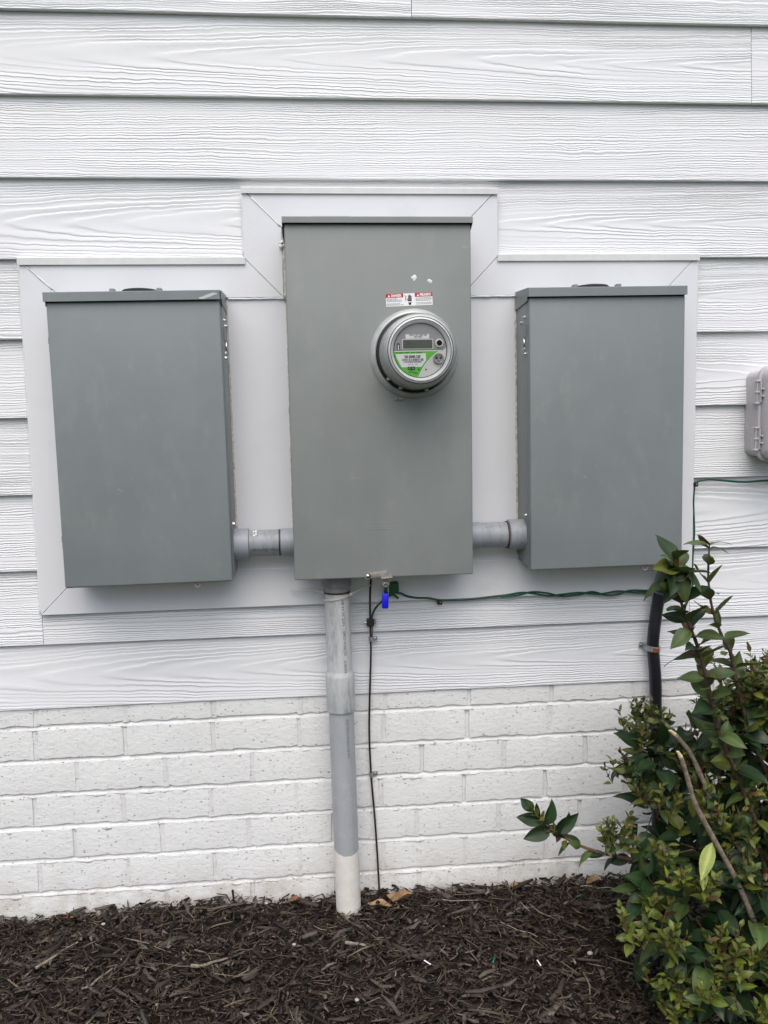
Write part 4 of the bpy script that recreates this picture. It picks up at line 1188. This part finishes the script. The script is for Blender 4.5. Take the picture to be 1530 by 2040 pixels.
# ================================================================== mulch
def chips(name, N, xr, yr, lmu, lsig, lmax, wr, th, zr, tilt, pal, kind=True, power=1.0):
    x = rng.uniform(*xr, N)
    y = -(yr[0] + (yr[1] - yr[0]) * rng.random(N) ** power)
    L = np.clip(rng.lognormal(math.log(lmu), lsig, N), 0.004, lmax)
    w = np.clip(L * rng.uniform(*wr, N), 0.0007, 0.011)
    t = rng.uniform(*th, N) * np.clip(L / 0.02, 0.5, 1.6)
    z = ground_z(x, y) + rng.uniform(*zr, N)
    yaw = rng.uniform(0, 2 * math.pi, N); pit = rng.normal(0, tilt, N); rol = rng.normal(0, 0.45, N)
    d = np.stack([np.cos(yaw) * np.cos(pit), np.sin(yaw) * np.cos(pit), np.sin(pit)], 1)
    s = np.stack([-np.sin(yaw), np.cos(yaw), 0 * yaw], 1)
    n_ = np.cross(d, s)
    s2 = s * np.cos(rol)[:, None] + n_ * np.sin(rol)[:, None]; n2 = np.cross(d, s2)
    bend = rng.normal(0, 0.10, N) * L
    V = np.zeros((N, 12, 3))
    c = np.stack([x, y, z], 1)
    ps = [(-0.5, rng.uniform(.25, .9, N)), (rng.uniform(-.1, .1, N), 1.0 * np.ones(N)), (0.5, rng.uniform(.15, .9, N))]
    k = 0
    for i, (a, wk) in enumerate(ps):
        cen = c + d * (a * L)[:, None] + (s2 * bend[:, None] if i == 1 else 0)
        for su, tv in ((-1, -1), (1, -1), (1, 1), (-1, 1)):
            V[:, k] = cen + s2 * (su * w * wk / 2)[:, None] + n2 * (tv * t * (0.5 + .5 * wk) / 2)[:, None]
            k += 1
    F = []
    for b in (0, 4):
        for i in range(4): F.append((b + i, b + (i + 1) % 4, b + 4 + (i + 1) % 4, b + 4 + i))
    F += [(3, 2, 1, 0), (8, 9, 10, 11)]
    F = np.array(F)
    V[:, :, 1] = np.minimum(V[:, :, 1], 0.002)
    FF = (F[None] + (np.arange(N) * 12)[:, None, None]).reshape(-1, 4)
    me = bpy.data.meshes.new(name)
    me.vertices.add(N * 12); me.vertices.foreach_set('co', V.reshape(-1))
    me.loops.add(len(FF) * 4); me.loops.foreach_set('vertex_index', FF.reshape(-1).astype(np.int32))
    me.polygons.add(len(FF)); me.polygons.foreach_set('loop_start', (np.arange(len(FF)) * 4).astype(np.int32))
    me.update(calc_edges=True)
    pal = np.array(pal); cols = pal[rng.choice(len(pal), N, p=pal[:, 3] / pal[:, 3].sum()), :3]
    cols = cols * rng.uniform(0.65, 1.35, (N, 1))
    ca = me.color_attributes.new('Col', 'FLOAT_COLOR', 'POINT')
    C = np.ones((N, 12, 4)); C[:, :, :3] = cols[:, None, :]
    ca.data.foreach_set('color', C.reshape(-1))
    me.materials.append(MAT['mulch_chip'])
    o = bpy.data.objects.new(name, me); COL.objects.link(o)
    return o
DARKP = [(.016, .011, .009, 3.4), (.042, .029, .022, 4), (.068, .049, .037, 3), (.105, .080, .062, 1.8), (.155, .125, .10, .8), (.23, .19, .155, .22)]
o = chips('mulch', 36000, (-1.35, 2.0), (0.0, 1.15), 0.0150, 0.52, 0.058, (.08, .36), (.0008, .0026), (-0.004, 0.014), 0.22, DARKP)
tag(o, 'dark brown shredded bark mulch covering the bed', 'mulch', kind='stuff')
o = chips('mulch_crumb', 15000, (-1.2, 1.7), (0.0, 0.8), 0.008, 0.35, 0.016, (.20, .6), (.0008, .0022), (0.004, 0.017), 0.3, DARKP)
tag(o, 'small bark crumbs between the larger mulch pieces', 'mulch', kind='stuff')
o = chips('mulch_fibre', 13000, (-1.3, 1.9), (0.0, 1.1), 0.024, 0.5, 0.075, (.022, .06), (.0006, .0012), (0.004, 0.018), 0.25, [(.12, .088, .060, 2.4), (.20, .155, .105, 1.2), (.055, .042, .032, 3.4), (.30, .25, .18, .35)])
tag(o, 'thin pale fibres and grass bits strewn over the mulch', 'mulch', kind='stuff')
o = chips('mulch_shard', 1900, (-1.3, 1.9), (0.0, 1.0), 0.040, 0.35, 0.085, (.12, .28), (.0014, .0036), (0.004, 0.017), 0.2, [(.030, .022, .017, 4), (.062, .048, .038, 3), (.110, .090, .075, 1.8), (.18, .155, .13, .5)])
tag(o, 'larger bark shards lying on the mulch', 'mulch', kind='stuff')

# dead leaves along the wall foot
def dead_leaf(name, label, x, y, L, w, yaw, curl, mat, lift=0.006, group='dead leaves at the wall foot'):
    V, F = [], []
    NX = 8
    z0 = float(ground_z(np.array(x), np.array(y))) + lift
    for i in range(NX + 1):
        t_ = i / NX
        ww = w * math.sin(math.pi * min(1, t_ * 0.97 + 0.02)) ** 0.8
        for j in (-1, -.5, 0, .5, 1):
            lx = (t_ - 0.5) * L; ly = j * ww / 2
            lz = curl * (abs(j) ** 1.5) * ww + 0.25 * curl * L * (t_ - .5) ** 2 * 2 + 0.002 * math.sin(t_ * 9 + j * 3)
            V.append((x + lx * math.cos(yaw) - ly * math.sin(yaw), min(y + lx * math.sin(yaw) + ly * math.cos(yaw), -0.001), z0 + lz))
    for i in range(NX):
        for j in range(4):
            a = i * 5 + j
            F.append((a, a + 5, a + 6, a + 1))
    return tag(pydata(name, V, F, mat, None, True, origin=(x, y, z0)), label, 'leaf', group)
dead_leaf('dead_leaf', 'curled tan dead leaf at the wall foot, right of the bare wire', 0.212, -0.055, 0.062, 0.026, 0.5, 0.75, 'dry_leaf', .012)
dead_leaf('dead_leaf', 'tan dead leaf at the foot of the bare wire', 0.183, -0.050, 0.045, 0.028, 2.0, 0.6, 'dry_leaf', .009)
dead_leaf('dead_leaf', 'flat tan dead leaf between the pipe foot and the bare wire', 0.152, -0.070, 0.060, 0.026, -0.2, 0.35, 'dry_leaf', .010)
dead_leaf('dead_leaf', 'russet dead leaf against the bricks just left of the pipe', -0.055, -0.022, 0.050, 0.020, 0.25, 0.5, 'russet_leaf', .010)
dead_leaf('dead_leaf', 'russet dead leaf at the wall foot left of the black stake', -0.62, -0.022, 0.070, 0.018, 0.1, 0.5, 'russet_leaf', .006)
dead_leaf('dead_leaf', 'brown dead leaf at the wall foot near the low branch', 0.50, -0.024, 0.042, 0.018, 0.1, 0.5, 'dry_leaf', .008)
dead_leaf('dead_leaf', 'dark dead leaf on the mulch beneath the low branch', 0.70, -0.045, 0.05, 0.024, 0.3, 0.6, 'dry_leaf', .012)
bm = bmesh.new(); tube(bm, [(-0.2045, -0.022, -1.215), (-0.2055, -0.020, -1.175), (-0.2070, -0.020, -1.156)], 0.0030, 0.0026, n=6, wob=.15)
tag(bmo('stake', bm, 'stake_black', None, origin=(-0.2045, -0.022, -1.2)), 'thin black stake poking out of the mulch by the wall', 'stake')
def stick(label, x0, y0, x1, y1, r, mat='pale_stick', lift=.012):
    pts = [Vector((x0 + (x1 - x0) * t, y0 + (y1 - y0) * t, float(ground_z(np.array(x0 + (x1 - x0) * t), np.array(y0 + (y1 - y0) * t))) + lift + random.uniform(-.002, .004))) for t in (0, .25, .5, .75, 1)]
    for p in pts[1:-1]: p.x += random.uniform(-.004, .004); p.y += random.uniform(-.003, .003)
    bm = bmesh.new(); tube(bm, smoothpath(pts, 3), r, r * .6, n=6, wob=.2)
    for q in bm.verts: q.co.z = float(pts[2].z) + (q.co.z - float(pts[2].z)) * 0.8
    tag(bmo('stick', bm, mat, None, origin=pts[2]), label, 'stick', 'pale sticks on the mulch')
stick('pale splintered stick at the far left of the mulch', -0.62, -0.22, -0.55, -0.14, .0042)
stick('long thin pale stem on the mulch right of the fallen tan leaves', 0.28, -0.055, 0.40, -0.075, .0018)
stick('thick pale stick on the mulch under the low branch', 0.755, -0.09, 0.80, -0.17, .0048)
stick('bent pale stem on the mulch behind the thick stick', 0.66, -0.055, 0.75, -0.08, .0022)
stick('grey broken stick lying flat in the lower left of the mulch', -0.28, -0.26, -0.20, -0.245, .0040)
stick('grey stick in the mulch in front of the pipe foot', 0.06, -0.22, 0.12, -0.235, .0042)
stick('thin pale straw in the mulch left of the pipe foot', -0.02, -0.12, 0.02, -0.16, .0014)
stick('pale splinter at the lower left edge of the mulch', -0.50, -0.31, -0.45, -0.25, .0030)
stick('slender curved stem on the mulch right of the pipe foot', 0.43, -0.17, 0.50, -0.24, .0016)
stick('thin upright dry grass stem by the wall near the low branch', 0.555, -0.03, 0.585, -0.05, .0012, lift=.022)
for lab_, x, y, a, mat, L in (('short scrap of green wire on the mulch near the shrub', 0.375, -0.335, 1.1, 'green_wire', .024), ('tiny green wire scrap on the mulch under the low branch', 0.63, -0.115, 0.1, 'green_wire', .018)):
    z = float(ground_z(np.array(x), np.array(y))) + .019
    bm = bmesh.new(); tube(bm, [(x, y, z), (x + L * math.cos(a), y + L * math.sin(a), z + .003)], 0.0026, n=8)
    tag(bmo('wire_scrap', bm, mat, None, True, origin=(x, y, z)), lab_, 'wire scrap')
for lab_, x, y, a in (('white plastic sliver on the mulch right of the green scrap', 0.475, -0.345, 1.7), ('white plastic sliver on the mulch left of the green scrap', 0.235, -0.315, 2.2)):
    z = float(ground_z(np.array(x), np.array(y))) + .018
    bm = bmesh.new(); box(bm, -.010, .010, -.0016, .0016, 0, .0015, .0004)
    bmesh.ops.transform(bm, verts=bm.verts, matrix=Matrix.Translation((x, y, z)) @ Matrix.Rotation(a, 4, 'Z'))
    tag(bmo('plastic_sliver', bm, 'print_white', None, origin=(x, y, z)), lab_, 'plastic scrap')
for lab_, x, y, r_ in (('round pale pebble on the mulch at the far left', -0.505, -0.085, .0042), ('pale pebble on the mulch left of the pipe foot', -0.055, -0.215, .0040), ('small pale pebble nearest the wall, left of the russet leaf', -0.125, -0.03, .0042), ('pale pebble low in the middle of the mulch', 0.075, -0.41, .0045), ('buff pebble on the mulch beside the shrub', 0.60, -0.31, .0055)):
    z = float(ground_z(np.array(x), np.array(y))) + .015
    bm = bmesh.new(); bmesh.ops.create_icosphere(bm, subdivisions=2, radius=r_, matrix=Matrix.Translation((x, y, z)) @ Matrix.Diagonal((1.2, .9, .75, 1)))
    tag(bmo('pebble', bm, 'pebble', None, True, origin=(x, y, z)), lab_, 'pebble', 'pale pebbles in the mulch')

# ================================================================== shrub
shrub = thing('shrub', 'leafy green privet shrub with tall shoots in front of the wall at right', 'shrub', (0.93, -0.36, -1.21))
SBASE = BASE[shrub.name]
STEM = {
    'A': [(0.96, -0.38, -1.20), (0.959, -0.4, -1.042), (0.919, -0.42, -0.883), (0.892, -0.43, -0.811), (0.855, -0.44, -0.73), (0.816, -0.45, -0.65), (0.8, -0.45, -0.586), (0.774, -0.46, -0.499), (0.758, -0.46, -0.453), (0.732, -0.47, -0.399), (0.713, -0.47, -0.339), (0.708, -0.47, -0.290)],
    'B': [(0.985, -0.36, -1.20), (0.985, -0.36, -0.848), (0.932, -0.37, -0.707), (0.895, -0.37, -0.585), (0.877, -0.37, -0.508), (0.86, -0.37, -0.477), (0.842, -0.37, -0.434), (0.831, -0.37, -0.394), (0.825, -0.37, -0.346), (0.825, -0.37, -0.304), (0.826, -0.37, -0.280)],
    'cut1': [(0.925, -0.46, -1.20), (0.906, -0.5, -1.11), (0.872, -0.5, -1.021), (0.833, -0.5, -0.933), (0.782, -0.5, -0.84), (0.746, -0.5, -0.771), (0.728, -0.5, -0.713), (0.715, -0.5, -0.674)],
    'cut2': [(0.94, -0.38, -1.20), (0.925, -0.42, -0.995), (0.89, -0.42, -0.926), (0.833, -0.42, -0.834), (0.797, -0.42, -0.756), (0.771, -0.42, -0.701), (0.738, -0.42, -0.66)],
    'D': [(0.90, -0.36, -1.20), (0.835, -0.36, -1.126), (0.763, -0.34, -1.063), (0.732, -0.33, -1.002), (0.698, -0.33, -0.977), (0.659, -0.33, -0.966), (0.608, -0.33, -0.95), (0.563, -0.33, -0.93), (0.516, -0.34, -0.897), (0.488, -0.34, -0.873), (0.463, -0.34, -0.843)],
    'E': [(0.91, -0.32, -1.20), (0.862, -0.3, -1.057), (0.834, -0.28, -0.947), (0.794, -0.26, -0.859), (0.757, -0.26, -0.775), (0.745, -0.26, -0.705)],
    'E2': [(0.83, -0.28, -0.95), (0.798, -0.28, -0.921), (0.762, -0.28, -0.86), (0.727, -0.28, -0.823), (0.698, -0.28, -0.787), (0.677, -0.28, -0.751)],
    'F': [(0.95, -0.32, -1.20), (0.957, -0.3, -1.112), (0.985, -0.26, -0.955), (0.997, -0.24, -0.784), (0.977, -0.24, -0.688), (0.98, -0.24, -0.583)],
    'G': [(0.98, -0.33, -1.20), (1.009, -0.3, -0.878), (1.023, -0.3, -0.762), (1.019, -0.28, -0.654), (1.011, -0.28, -0.573)],
}
SR = {'A': (.0068, .0022, 'dark_bark'), 'B': (.0055, .0016, 'dark_bark'), 'cut1': (.0066, .0046, 'grey_bark'), 'cut2': (.0064, .0046, 'grey_bark'), 'D': (.0065, .0014, 'twig_bark'), 'E': (.006, .0016, 'twig_bark'), 'E2': (.0042, .0012, 'red_stem'), 'F': (.006, .0016, 'twig_bark'), 'G': (.006, .0016, 'twig_bark')}
PATH = {}
for k_, pts in STEM.items():
    PATH[k_] = smoothpath(pts, 6)
    bm = bmesh.new(); tube(bm, PATH[k_], SR[k_][0], SR[k_][1], n=8, wob=.12)
    so = bmo('stem', bm, SR[k_][2], shrub, True)
    if k_.startswith('cut'):
        tag(so, 'old grey stem cut off at the top')
        e = PATH[k_][-1]; d = (PATH[k_][-1] - PATH[k_][-3]).normalized()
        bm = bmesh.new(); tube(bm, [e + d * .0003, e + d * .010 + Vector((-.003, 0, .001)), e + d * .012 + Vector((-.006, 0, 0))], .0044, .0010, n=7)
        bmo('cut_end', bm, 'cut_wood', so)
# leaf shapes: length 1 along +X, width along Y, face up +Z
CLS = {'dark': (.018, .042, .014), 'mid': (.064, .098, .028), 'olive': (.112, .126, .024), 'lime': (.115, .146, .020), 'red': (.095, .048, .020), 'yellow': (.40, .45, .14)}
def leaf_shape(w, fold, droop, wave, tw, tip):
    V = []
    NX = 7
    for i in range(NX + 1):
        t_ = i / NX
        ww = w * (math.sin(math.pi * min(1.0, t_ ** 0.85)) ** 0.75) * (1 - tip * t_ ** 3) if 0 < i < NX else 0.012
        for j in (-1, -.5, 0, .5, 1):
            y = j * ww / 2
            z = fold * abs(y) * 1.0 - droop * t_ ** 2 + wave * math.sin(t_ * 7 + (j > 0) * 1.3) * abs(j) * .5
            a = tw * t_
            V.append((t_ * (1 - 0.25 * droop * t_), y * math.cos(a) - z * math.sin(a) * .3, z + y * math.sin(a)))
    F = []
    for i in range(NX):
        for j in range(4):
            a = i * 5 + j
            F.append((a, a + 5, a + 6, a + 1))
    return np.array(V), np.array(F)
SHAPES = [leaf_shape(.54, .35, .22, .05, .3, .2), leaf_shape(.58, .20, .55, .09, -.5, .15), leaf_shape(.52, .50, .10, .05, .2, .25), leaf_shape(.52, .30, -.15, .08, .8, .25), leaf_shape(.60, .42, .42, .12, -.9, .1), leaf_shape(.38, .6, -.05, .02, 0, .3), leaf_shape(.56, .25, .75, .10, .5, .15), leaf_shape(.50, .65, .20, .08, -.3, .2)]
LEAVES = []     # (pos, dir, up, length, shape, class, shade)
def add_leaf(p, d, up, L, cls, shape=None):
    LEAVES.append((Vector(p), Vector(d).normalized(), Vector(up), L, random.randrange(len(SHAPES)) if shape is None else shape, cls, random.randrange(3)))
def shoot(path, s0, gap, L0, L1, ang0, ang1, cls_fn, phase=0.0, skip=0.1):
    path = [Vector(p) for p in path]
    seg = [(b - a).length for a, b in zip(path, path[1:])]
    tot = sum(seg)
    s = tot * s0; k = 0
    while s < tot:
        acc = 0
        for i, L in enumerate(seg):
            if acc + L >= s: break
            acc += L
        p = path[i].lerp(path[i + 1], (s - acc) / max(L, 1e-6))
        t = (path[i + 1] - path[i]).normalized()
        f = (s / tot - s0) / (1 - s0)
        a = t.cross(Vector((0.3, -1, 0.2))).normalized(); b = t.cross(a)
        th = phase + k * math.pi / 2 + random.uniform(-.55, .55)
        for sg in (0, math.pi):
            if random.random() < skip: continue
            o_ = a * math.cos(th + sg) + b * math.sin(th + sg)
            an = ang0 + (ang1 - ang0) * f + random.uniform(-.35, .35)
            d = t * math.cos(an) + o_ * math.sin(an)
            up = t * math.sin(an) - o_ * math.cos(an) + d.cross(t) * random.uniform(-.6, .6)
            add_leaf(p + o_ * .002, d, up, (L0 + (L1 - L0) * f) * random.uniform(.75, 1.2), cls_fn(f))
        s += (gap[0] + (gap[1] - gap[0]) * f) * random.uniform(.85, 1.15); k += 1
    return path[-1], (path[-1] - path[-2]).normalized()
def pick(*ws):
    def fn(f):
        r_ = random.random() * sum(w for _, w in ws)
        for c, w in ws:
            r_ -= w
            if r_ <= 0: return c
        return ws[-1][0]
    return fn
shoot(PATH['A'], .30, (.022, .020), .058, .062, 1.15, .95, pick(('mid', 4), ('dark', 2), ('olive', 1)), .3, .03)
shoot(PATH['A'], .38, (.060, .05), .030, .026, .8, .6, pick(('olive', 3), ('red', 1)), 1.2, .3)
for d in ((-1, -.2, .15), (-.8, -.3, -.35), (.75, .1, .25), (-.3, -.8, -.6), (.45, -.5, .6), (.1, -.6, .8), (-.5, -.6, -.7), (.6, -.4, -.5), (.2, -.8, -.5), (-.2, -.5, .9)):
    add_leaf(PATH['A'][-3 - random.randrange(4)], d, (0, -.4, .9), random.uniform(.058, .072), random.choice(('mid', 'mid', 'dark')))
for k in range(7): add_leaf(PATH['A'][-4 + k % 4], (random.uniform(-.25, .25), random.uniform(-.5, 0), 1), (0, -1, .1), random.uniform(.016, .03), random.choice(('olive', 'red')), 5)
shoot(PATH['B'], .50, (.030, .034), .062, .044, 1.15, .9, pick(('mid', 3), ('olive', 2)), .9, .0)
add_leaf(PATH['B'][-1], (-.8, -.1, .5), (.4, 0, .9), .034, 'red', 3); add_leaf(PATH['B'][-1], (.8, -.1, .55), (-.4, 0, .9), .044, 'olive', 1)
shoot(PATH['D'], .50, (.030, .022), .054, .038, 1.0, .6, pick(('dark', 4), ('mid', 1)), .2, .25)
shoot(PATH['D'], .82, (.010, .007), .026, .018, .7, .4, pick(('olive', 3), ('red', 1)), .2, .1)
for d, b in (((.25, -.2, .95), -8), ((.8, -.1, .6), -12), ((-1, -.2, -.25), -10), ((.35, -.3, .9), -14), ((-.9, 0, .2), -6)): add_leaf(PATH['D'][b], d, (.3, -.9, .3), random.uniform(.056, .070), 'dark', random.choice((0, 2, 7)))
shoot(PATH['E2'], .3, (.020, .014), .034, .018, 1.0, .5, pick(('mid', 2), ('olive', 2), ('dark', 2)), .5, .1)
shoot(PATH['E'], .3, (.030, .02), .060, .040, 1.0, .7, pick(('dark', 4), ('mid', 1)), .5, .1)
shoot(PATH['F'], .4, (.030, .02), .055, .040, 1.0, .7, pick(('dark', 3), ('olive', 2)), .5, .1)
shoot(PATH['G'], .3, (.030, .02), .055, .036, 1.0, .7, pick(('dark', 2), ('olive', 3)), .5, .1)
NEW = [(0.739, -0.26, -0.704, 0.047, 0), (0.686, -0.28, -0.792, 0.029, 0), (0.643, -0.33, -0.905, 0.038, 0), (0.986, -0.24, -0.607, 0.051, 0), (0.954, -0.26, -0.692, 0.058, 0), (1.007, -0.28, -0.653, 0.052, 0), (0.837, -0.3, -0.729, 0.029, 0), (0.901, -0.3, -0.744, 0.036, 0), (0.739, -0.36, -0.812, 0.038, 0), (0.655, -0.52, -1.014, 0.045, 1), (0.657, -0.45, -0.992, 0.026, 1), (0.765, -0.5, -0.944, 0.032, 1), (0.708, -0.5, -0.919, 0.026, 1), (0.832, -0.56, -1.075, 0.048, 1), (0.78, -0.56, -1.03, 0.031, 1), (0.736, -0.57, -1.097, 0.028, 1), (0.65, -0.56, -1.092, 0.026, 1), (0.687, -0.58, -1.143, 0.03, 1), (0.719, -0.45, -0.888, 0.024, 1), (0.822, -0.6, -1.125, 0.034, 1), (1.046, -0.3, -0.591, 0.062, 0), (1.027, -0.4, -0.723, 0.058, 0), (0.929, -0.55, -1.068, 0.053, 1), (0.764, -0.24, -0.678, 0.032, 0), (0.83, -0.4, -0.777, 0.029, 0), (0.94, -0.4, -0.784, 0.039, 0), (0.955, -0.32, -0.640, 0.050, 0), (1.0, -0.36, -0.60, 0.050, 0), (0.925, -0.30, -0.650, 0.034, 0), (1.03, -0.34, -0.66, 0.06, 0), (0.90, -0.42, -0.86, 0.045, 0), (0.79, -0.36, -0.74, 0.03, 0), (0.93, -0.36, -0.57, 0.04, 0), (0.88, -0.34, -0.62, 0.04, 0), (0.81, -0.46, -0.82, 0.035, 0), (0.86, -0.47, -0.93, 0.04, 0)]
twigs = bmesh.new()
for x, y, z, r_, kind in NEW:
    for k in range(max(6, int(r_ * (290 if kind == 0 else 230)))):
        a, q = random.uniform(0, 6.28), math.sqrt(random.random()) * r_
        b0 = Vector((x + q * math.cos(a), y + q * math.sin(a) * .9, z - r_ * random.uniform(.5, 1.0)))
        lean = Vector((math.cos(a) * q / r_ * .55 + random.uniform(-.15, .15), math.sin(a) * q / r_ * .5 - .1, 1)).normalized()
        H = r_ * random.uniform(1.0, 1.9)
        pth = [b0, b0 + lean * H * .5 + Vector((random.uniform(-.004, .004), 0, 0)), b0 + lean * H]
        tube(twigs, pth, .0011, .0006, n=5)
        if kind == 0: fn = lambda f: random.choices(('olive', 'mid', 'red', 'dark'), (5, 2, 1.2 if f > .7 else .2, 1))[0]
        else: fn = lambda f: random.choices(('lime', 'olive', 'mid', 'red'), (4, 4, 1, .3))[0]
        shoot(pth, .05, (.016, .009), random.uniform(.024, .034), .015, .85, .45, fn, random.uniform(0, 3), .08)
bmo('twigs', twigs, 'red_stem', shrub)['kind'] = 'stuff'
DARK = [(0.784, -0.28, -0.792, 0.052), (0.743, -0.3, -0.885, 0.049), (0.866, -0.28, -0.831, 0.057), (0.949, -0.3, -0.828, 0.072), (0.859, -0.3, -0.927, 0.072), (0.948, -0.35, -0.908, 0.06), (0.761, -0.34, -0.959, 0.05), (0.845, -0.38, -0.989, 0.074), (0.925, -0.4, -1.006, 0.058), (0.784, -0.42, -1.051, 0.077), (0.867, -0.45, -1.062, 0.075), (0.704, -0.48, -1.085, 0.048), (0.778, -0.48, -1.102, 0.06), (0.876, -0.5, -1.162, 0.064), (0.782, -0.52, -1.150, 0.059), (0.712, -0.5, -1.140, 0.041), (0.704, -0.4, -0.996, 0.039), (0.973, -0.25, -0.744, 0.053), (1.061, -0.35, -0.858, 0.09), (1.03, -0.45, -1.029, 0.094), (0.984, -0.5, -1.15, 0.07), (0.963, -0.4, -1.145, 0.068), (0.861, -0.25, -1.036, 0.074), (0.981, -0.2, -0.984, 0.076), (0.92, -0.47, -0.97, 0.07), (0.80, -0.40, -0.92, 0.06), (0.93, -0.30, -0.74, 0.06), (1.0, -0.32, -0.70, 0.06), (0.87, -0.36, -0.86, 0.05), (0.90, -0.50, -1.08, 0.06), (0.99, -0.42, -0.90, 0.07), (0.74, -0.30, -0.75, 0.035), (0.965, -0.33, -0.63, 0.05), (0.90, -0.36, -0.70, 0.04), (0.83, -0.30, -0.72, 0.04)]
twigs = bmesh.new()
for x, y, z, r_ in DARK:
    c = Vector((x, y, z))
    for k in range(int(9 + r_ * 190)):
        o_ = Vector((random.gauss(0, 1), random.gauss(0, 1) - .25, random.gauss(0, .9))).normalized()
        p = c + o_ * r_ * random.uniform(.25, 1.0)
        if p.z < -1.185: p.z = -1.185 + random.uniform(0, .03)
        d = (o_ + Vector((random.uniform(-.6, .6), random.uniform(-.6, .2), random.uniform(-.7, .5)))).normalized()
        up = Vector((random.uniform(-.4, .4), -.35 + random.uniform(-.4, .3), 1))
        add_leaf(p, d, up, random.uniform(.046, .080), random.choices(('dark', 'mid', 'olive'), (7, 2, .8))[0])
        if k % 3 == 0: tube(twigs, [c + o_ * .01, p], .0016, .0009, n=5)
bmo('twigs', twigs, 'twig_bark', shrub)['kind'] = 'stuff'
# the two yellowing leaves by the cut stem
yl = len(LEAVES)
add_leaf((0.768, -0.530, -0.838), (-.32, -.15, -.85), (-.5, -.8, .1), .074, 'yellow', 5)
add_leaf((0.752, -0.528, -0.890), (-.05, -.1, -1), (-.1, -1, 0), .044, 'yellow', 5)
add_leaf((0.900, -0.515, -1.075), (-.2, -.1, -1), (.2, -1, .1), .066, 'olive', 4)

def frame(d, up):
    s = up.cross(d)
    if s.length < 1e-3: s = Vector((0, 1, 0)).cross(d)
    s.normalize()
    return Matrix((d, s, d.cross(s))).transposed()
CAMP = Vector((0, -CD, 0))
def visible_size(lf):
    p, d, up, L = lf[:4]
    dist = (p - CAMP).length
    inside = 0.0
    if p.x > 1.06: return 0
    view = (p - CAMP).normalized()
    flat = math.sqrt(max(0.05, 1 - d.dot(view) ** 2))
    depth = (-p.y - 0.2) * 1.2
    return L * flat / dist * (0.6 + max(0, depth))
order = sorted(range(len(LEAVES)), key=lambda i: -visible_size(LEAVES[i]) - (1 if i >= yl else 0))
single = set(order[:296])
LM = {}
def tint(cls, shade): return np.array(CLS[cls]) * (0.75, 1.0, 1.3)[shade]
def leaf_cols(cls, shade):
    c = tint(cls, shade)
    C = np.ones((40, 4))
    for i in range(8):
        for j in range(5):
            k = 1.0
            if j == 2: k = 1.45
            elif j in (0, 4): k = 1.15
            C[i * 5 + j, :3] = np.clip(c * k, 0, .8)
    return C
def leaf_mesh(shape, cls, shade):
    key = (shape, cls, shade)
    if key not in LM:
        V, F = SHAPES[shape]
        me = bpy.data.meshes.new('leaf')
        me.from_pydata(V.tolist(), [], F.tolist()); me.update()
        me.polygons.foreach_set('use_smooth', [True] * len(me.polygons))
        ca = me.color_attributes.new('Col', 'FLOAT_COLOR', 'POINT')
        ca.data.foreach_set('color', leaf_cols(cls, shade).reshape(-1))
        me.materials.append(MAT['leaf'])
        LM[key] = me
    return LM[key]
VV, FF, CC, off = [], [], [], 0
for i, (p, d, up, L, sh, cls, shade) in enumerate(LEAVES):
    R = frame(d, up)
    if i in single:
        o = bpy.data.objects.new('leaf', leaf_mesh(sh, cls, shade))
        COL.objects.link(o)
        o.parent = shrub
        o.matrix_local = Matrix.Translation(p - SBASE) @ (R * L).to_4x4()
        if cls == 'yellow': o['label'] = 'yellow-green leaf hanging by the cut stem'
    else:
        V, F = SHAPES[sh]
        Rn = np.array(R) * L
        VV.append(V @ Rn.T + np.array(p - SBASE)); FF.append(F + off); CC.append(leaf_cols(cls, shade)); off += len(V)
VV = np.concatenate(VV); FF = np.concatenate(FF); CC = np.concatenate(CC)
me = bpy.data.meshes.new('foliage')
me.vertices.add(len(VV)); me.vertices.foreach_set('co', VV.reshape(-1))
me.loops.add(len(FF) * 4); me.loops.foreach_set('vertex_index', FF.reshape(-1).astype(np.int32))
me.polygons.add(len(FF)); me.polygons.foreach_set('loop_start', (np.arange(len(FF)) * 4).astype(np.int32))
me.update(calc_edges=True)
me.polygons.foreach_set('use_smooth', [True] * len(me.polygons))
ca = me.color_attributes.new('Col', 'FLOAT_COLOR', 'POINT'); ca.data.foreach_set('color', CC.reshape(-1))
me.materials.append(MAT['leaf'])
o = bpy.data.objects.new('foliage', me); COL.objects.link(o); o.parent = shrub
o['kind'] = 'stuff'
print('leaves', len(LEAVES), 'joined faces', len(FF))
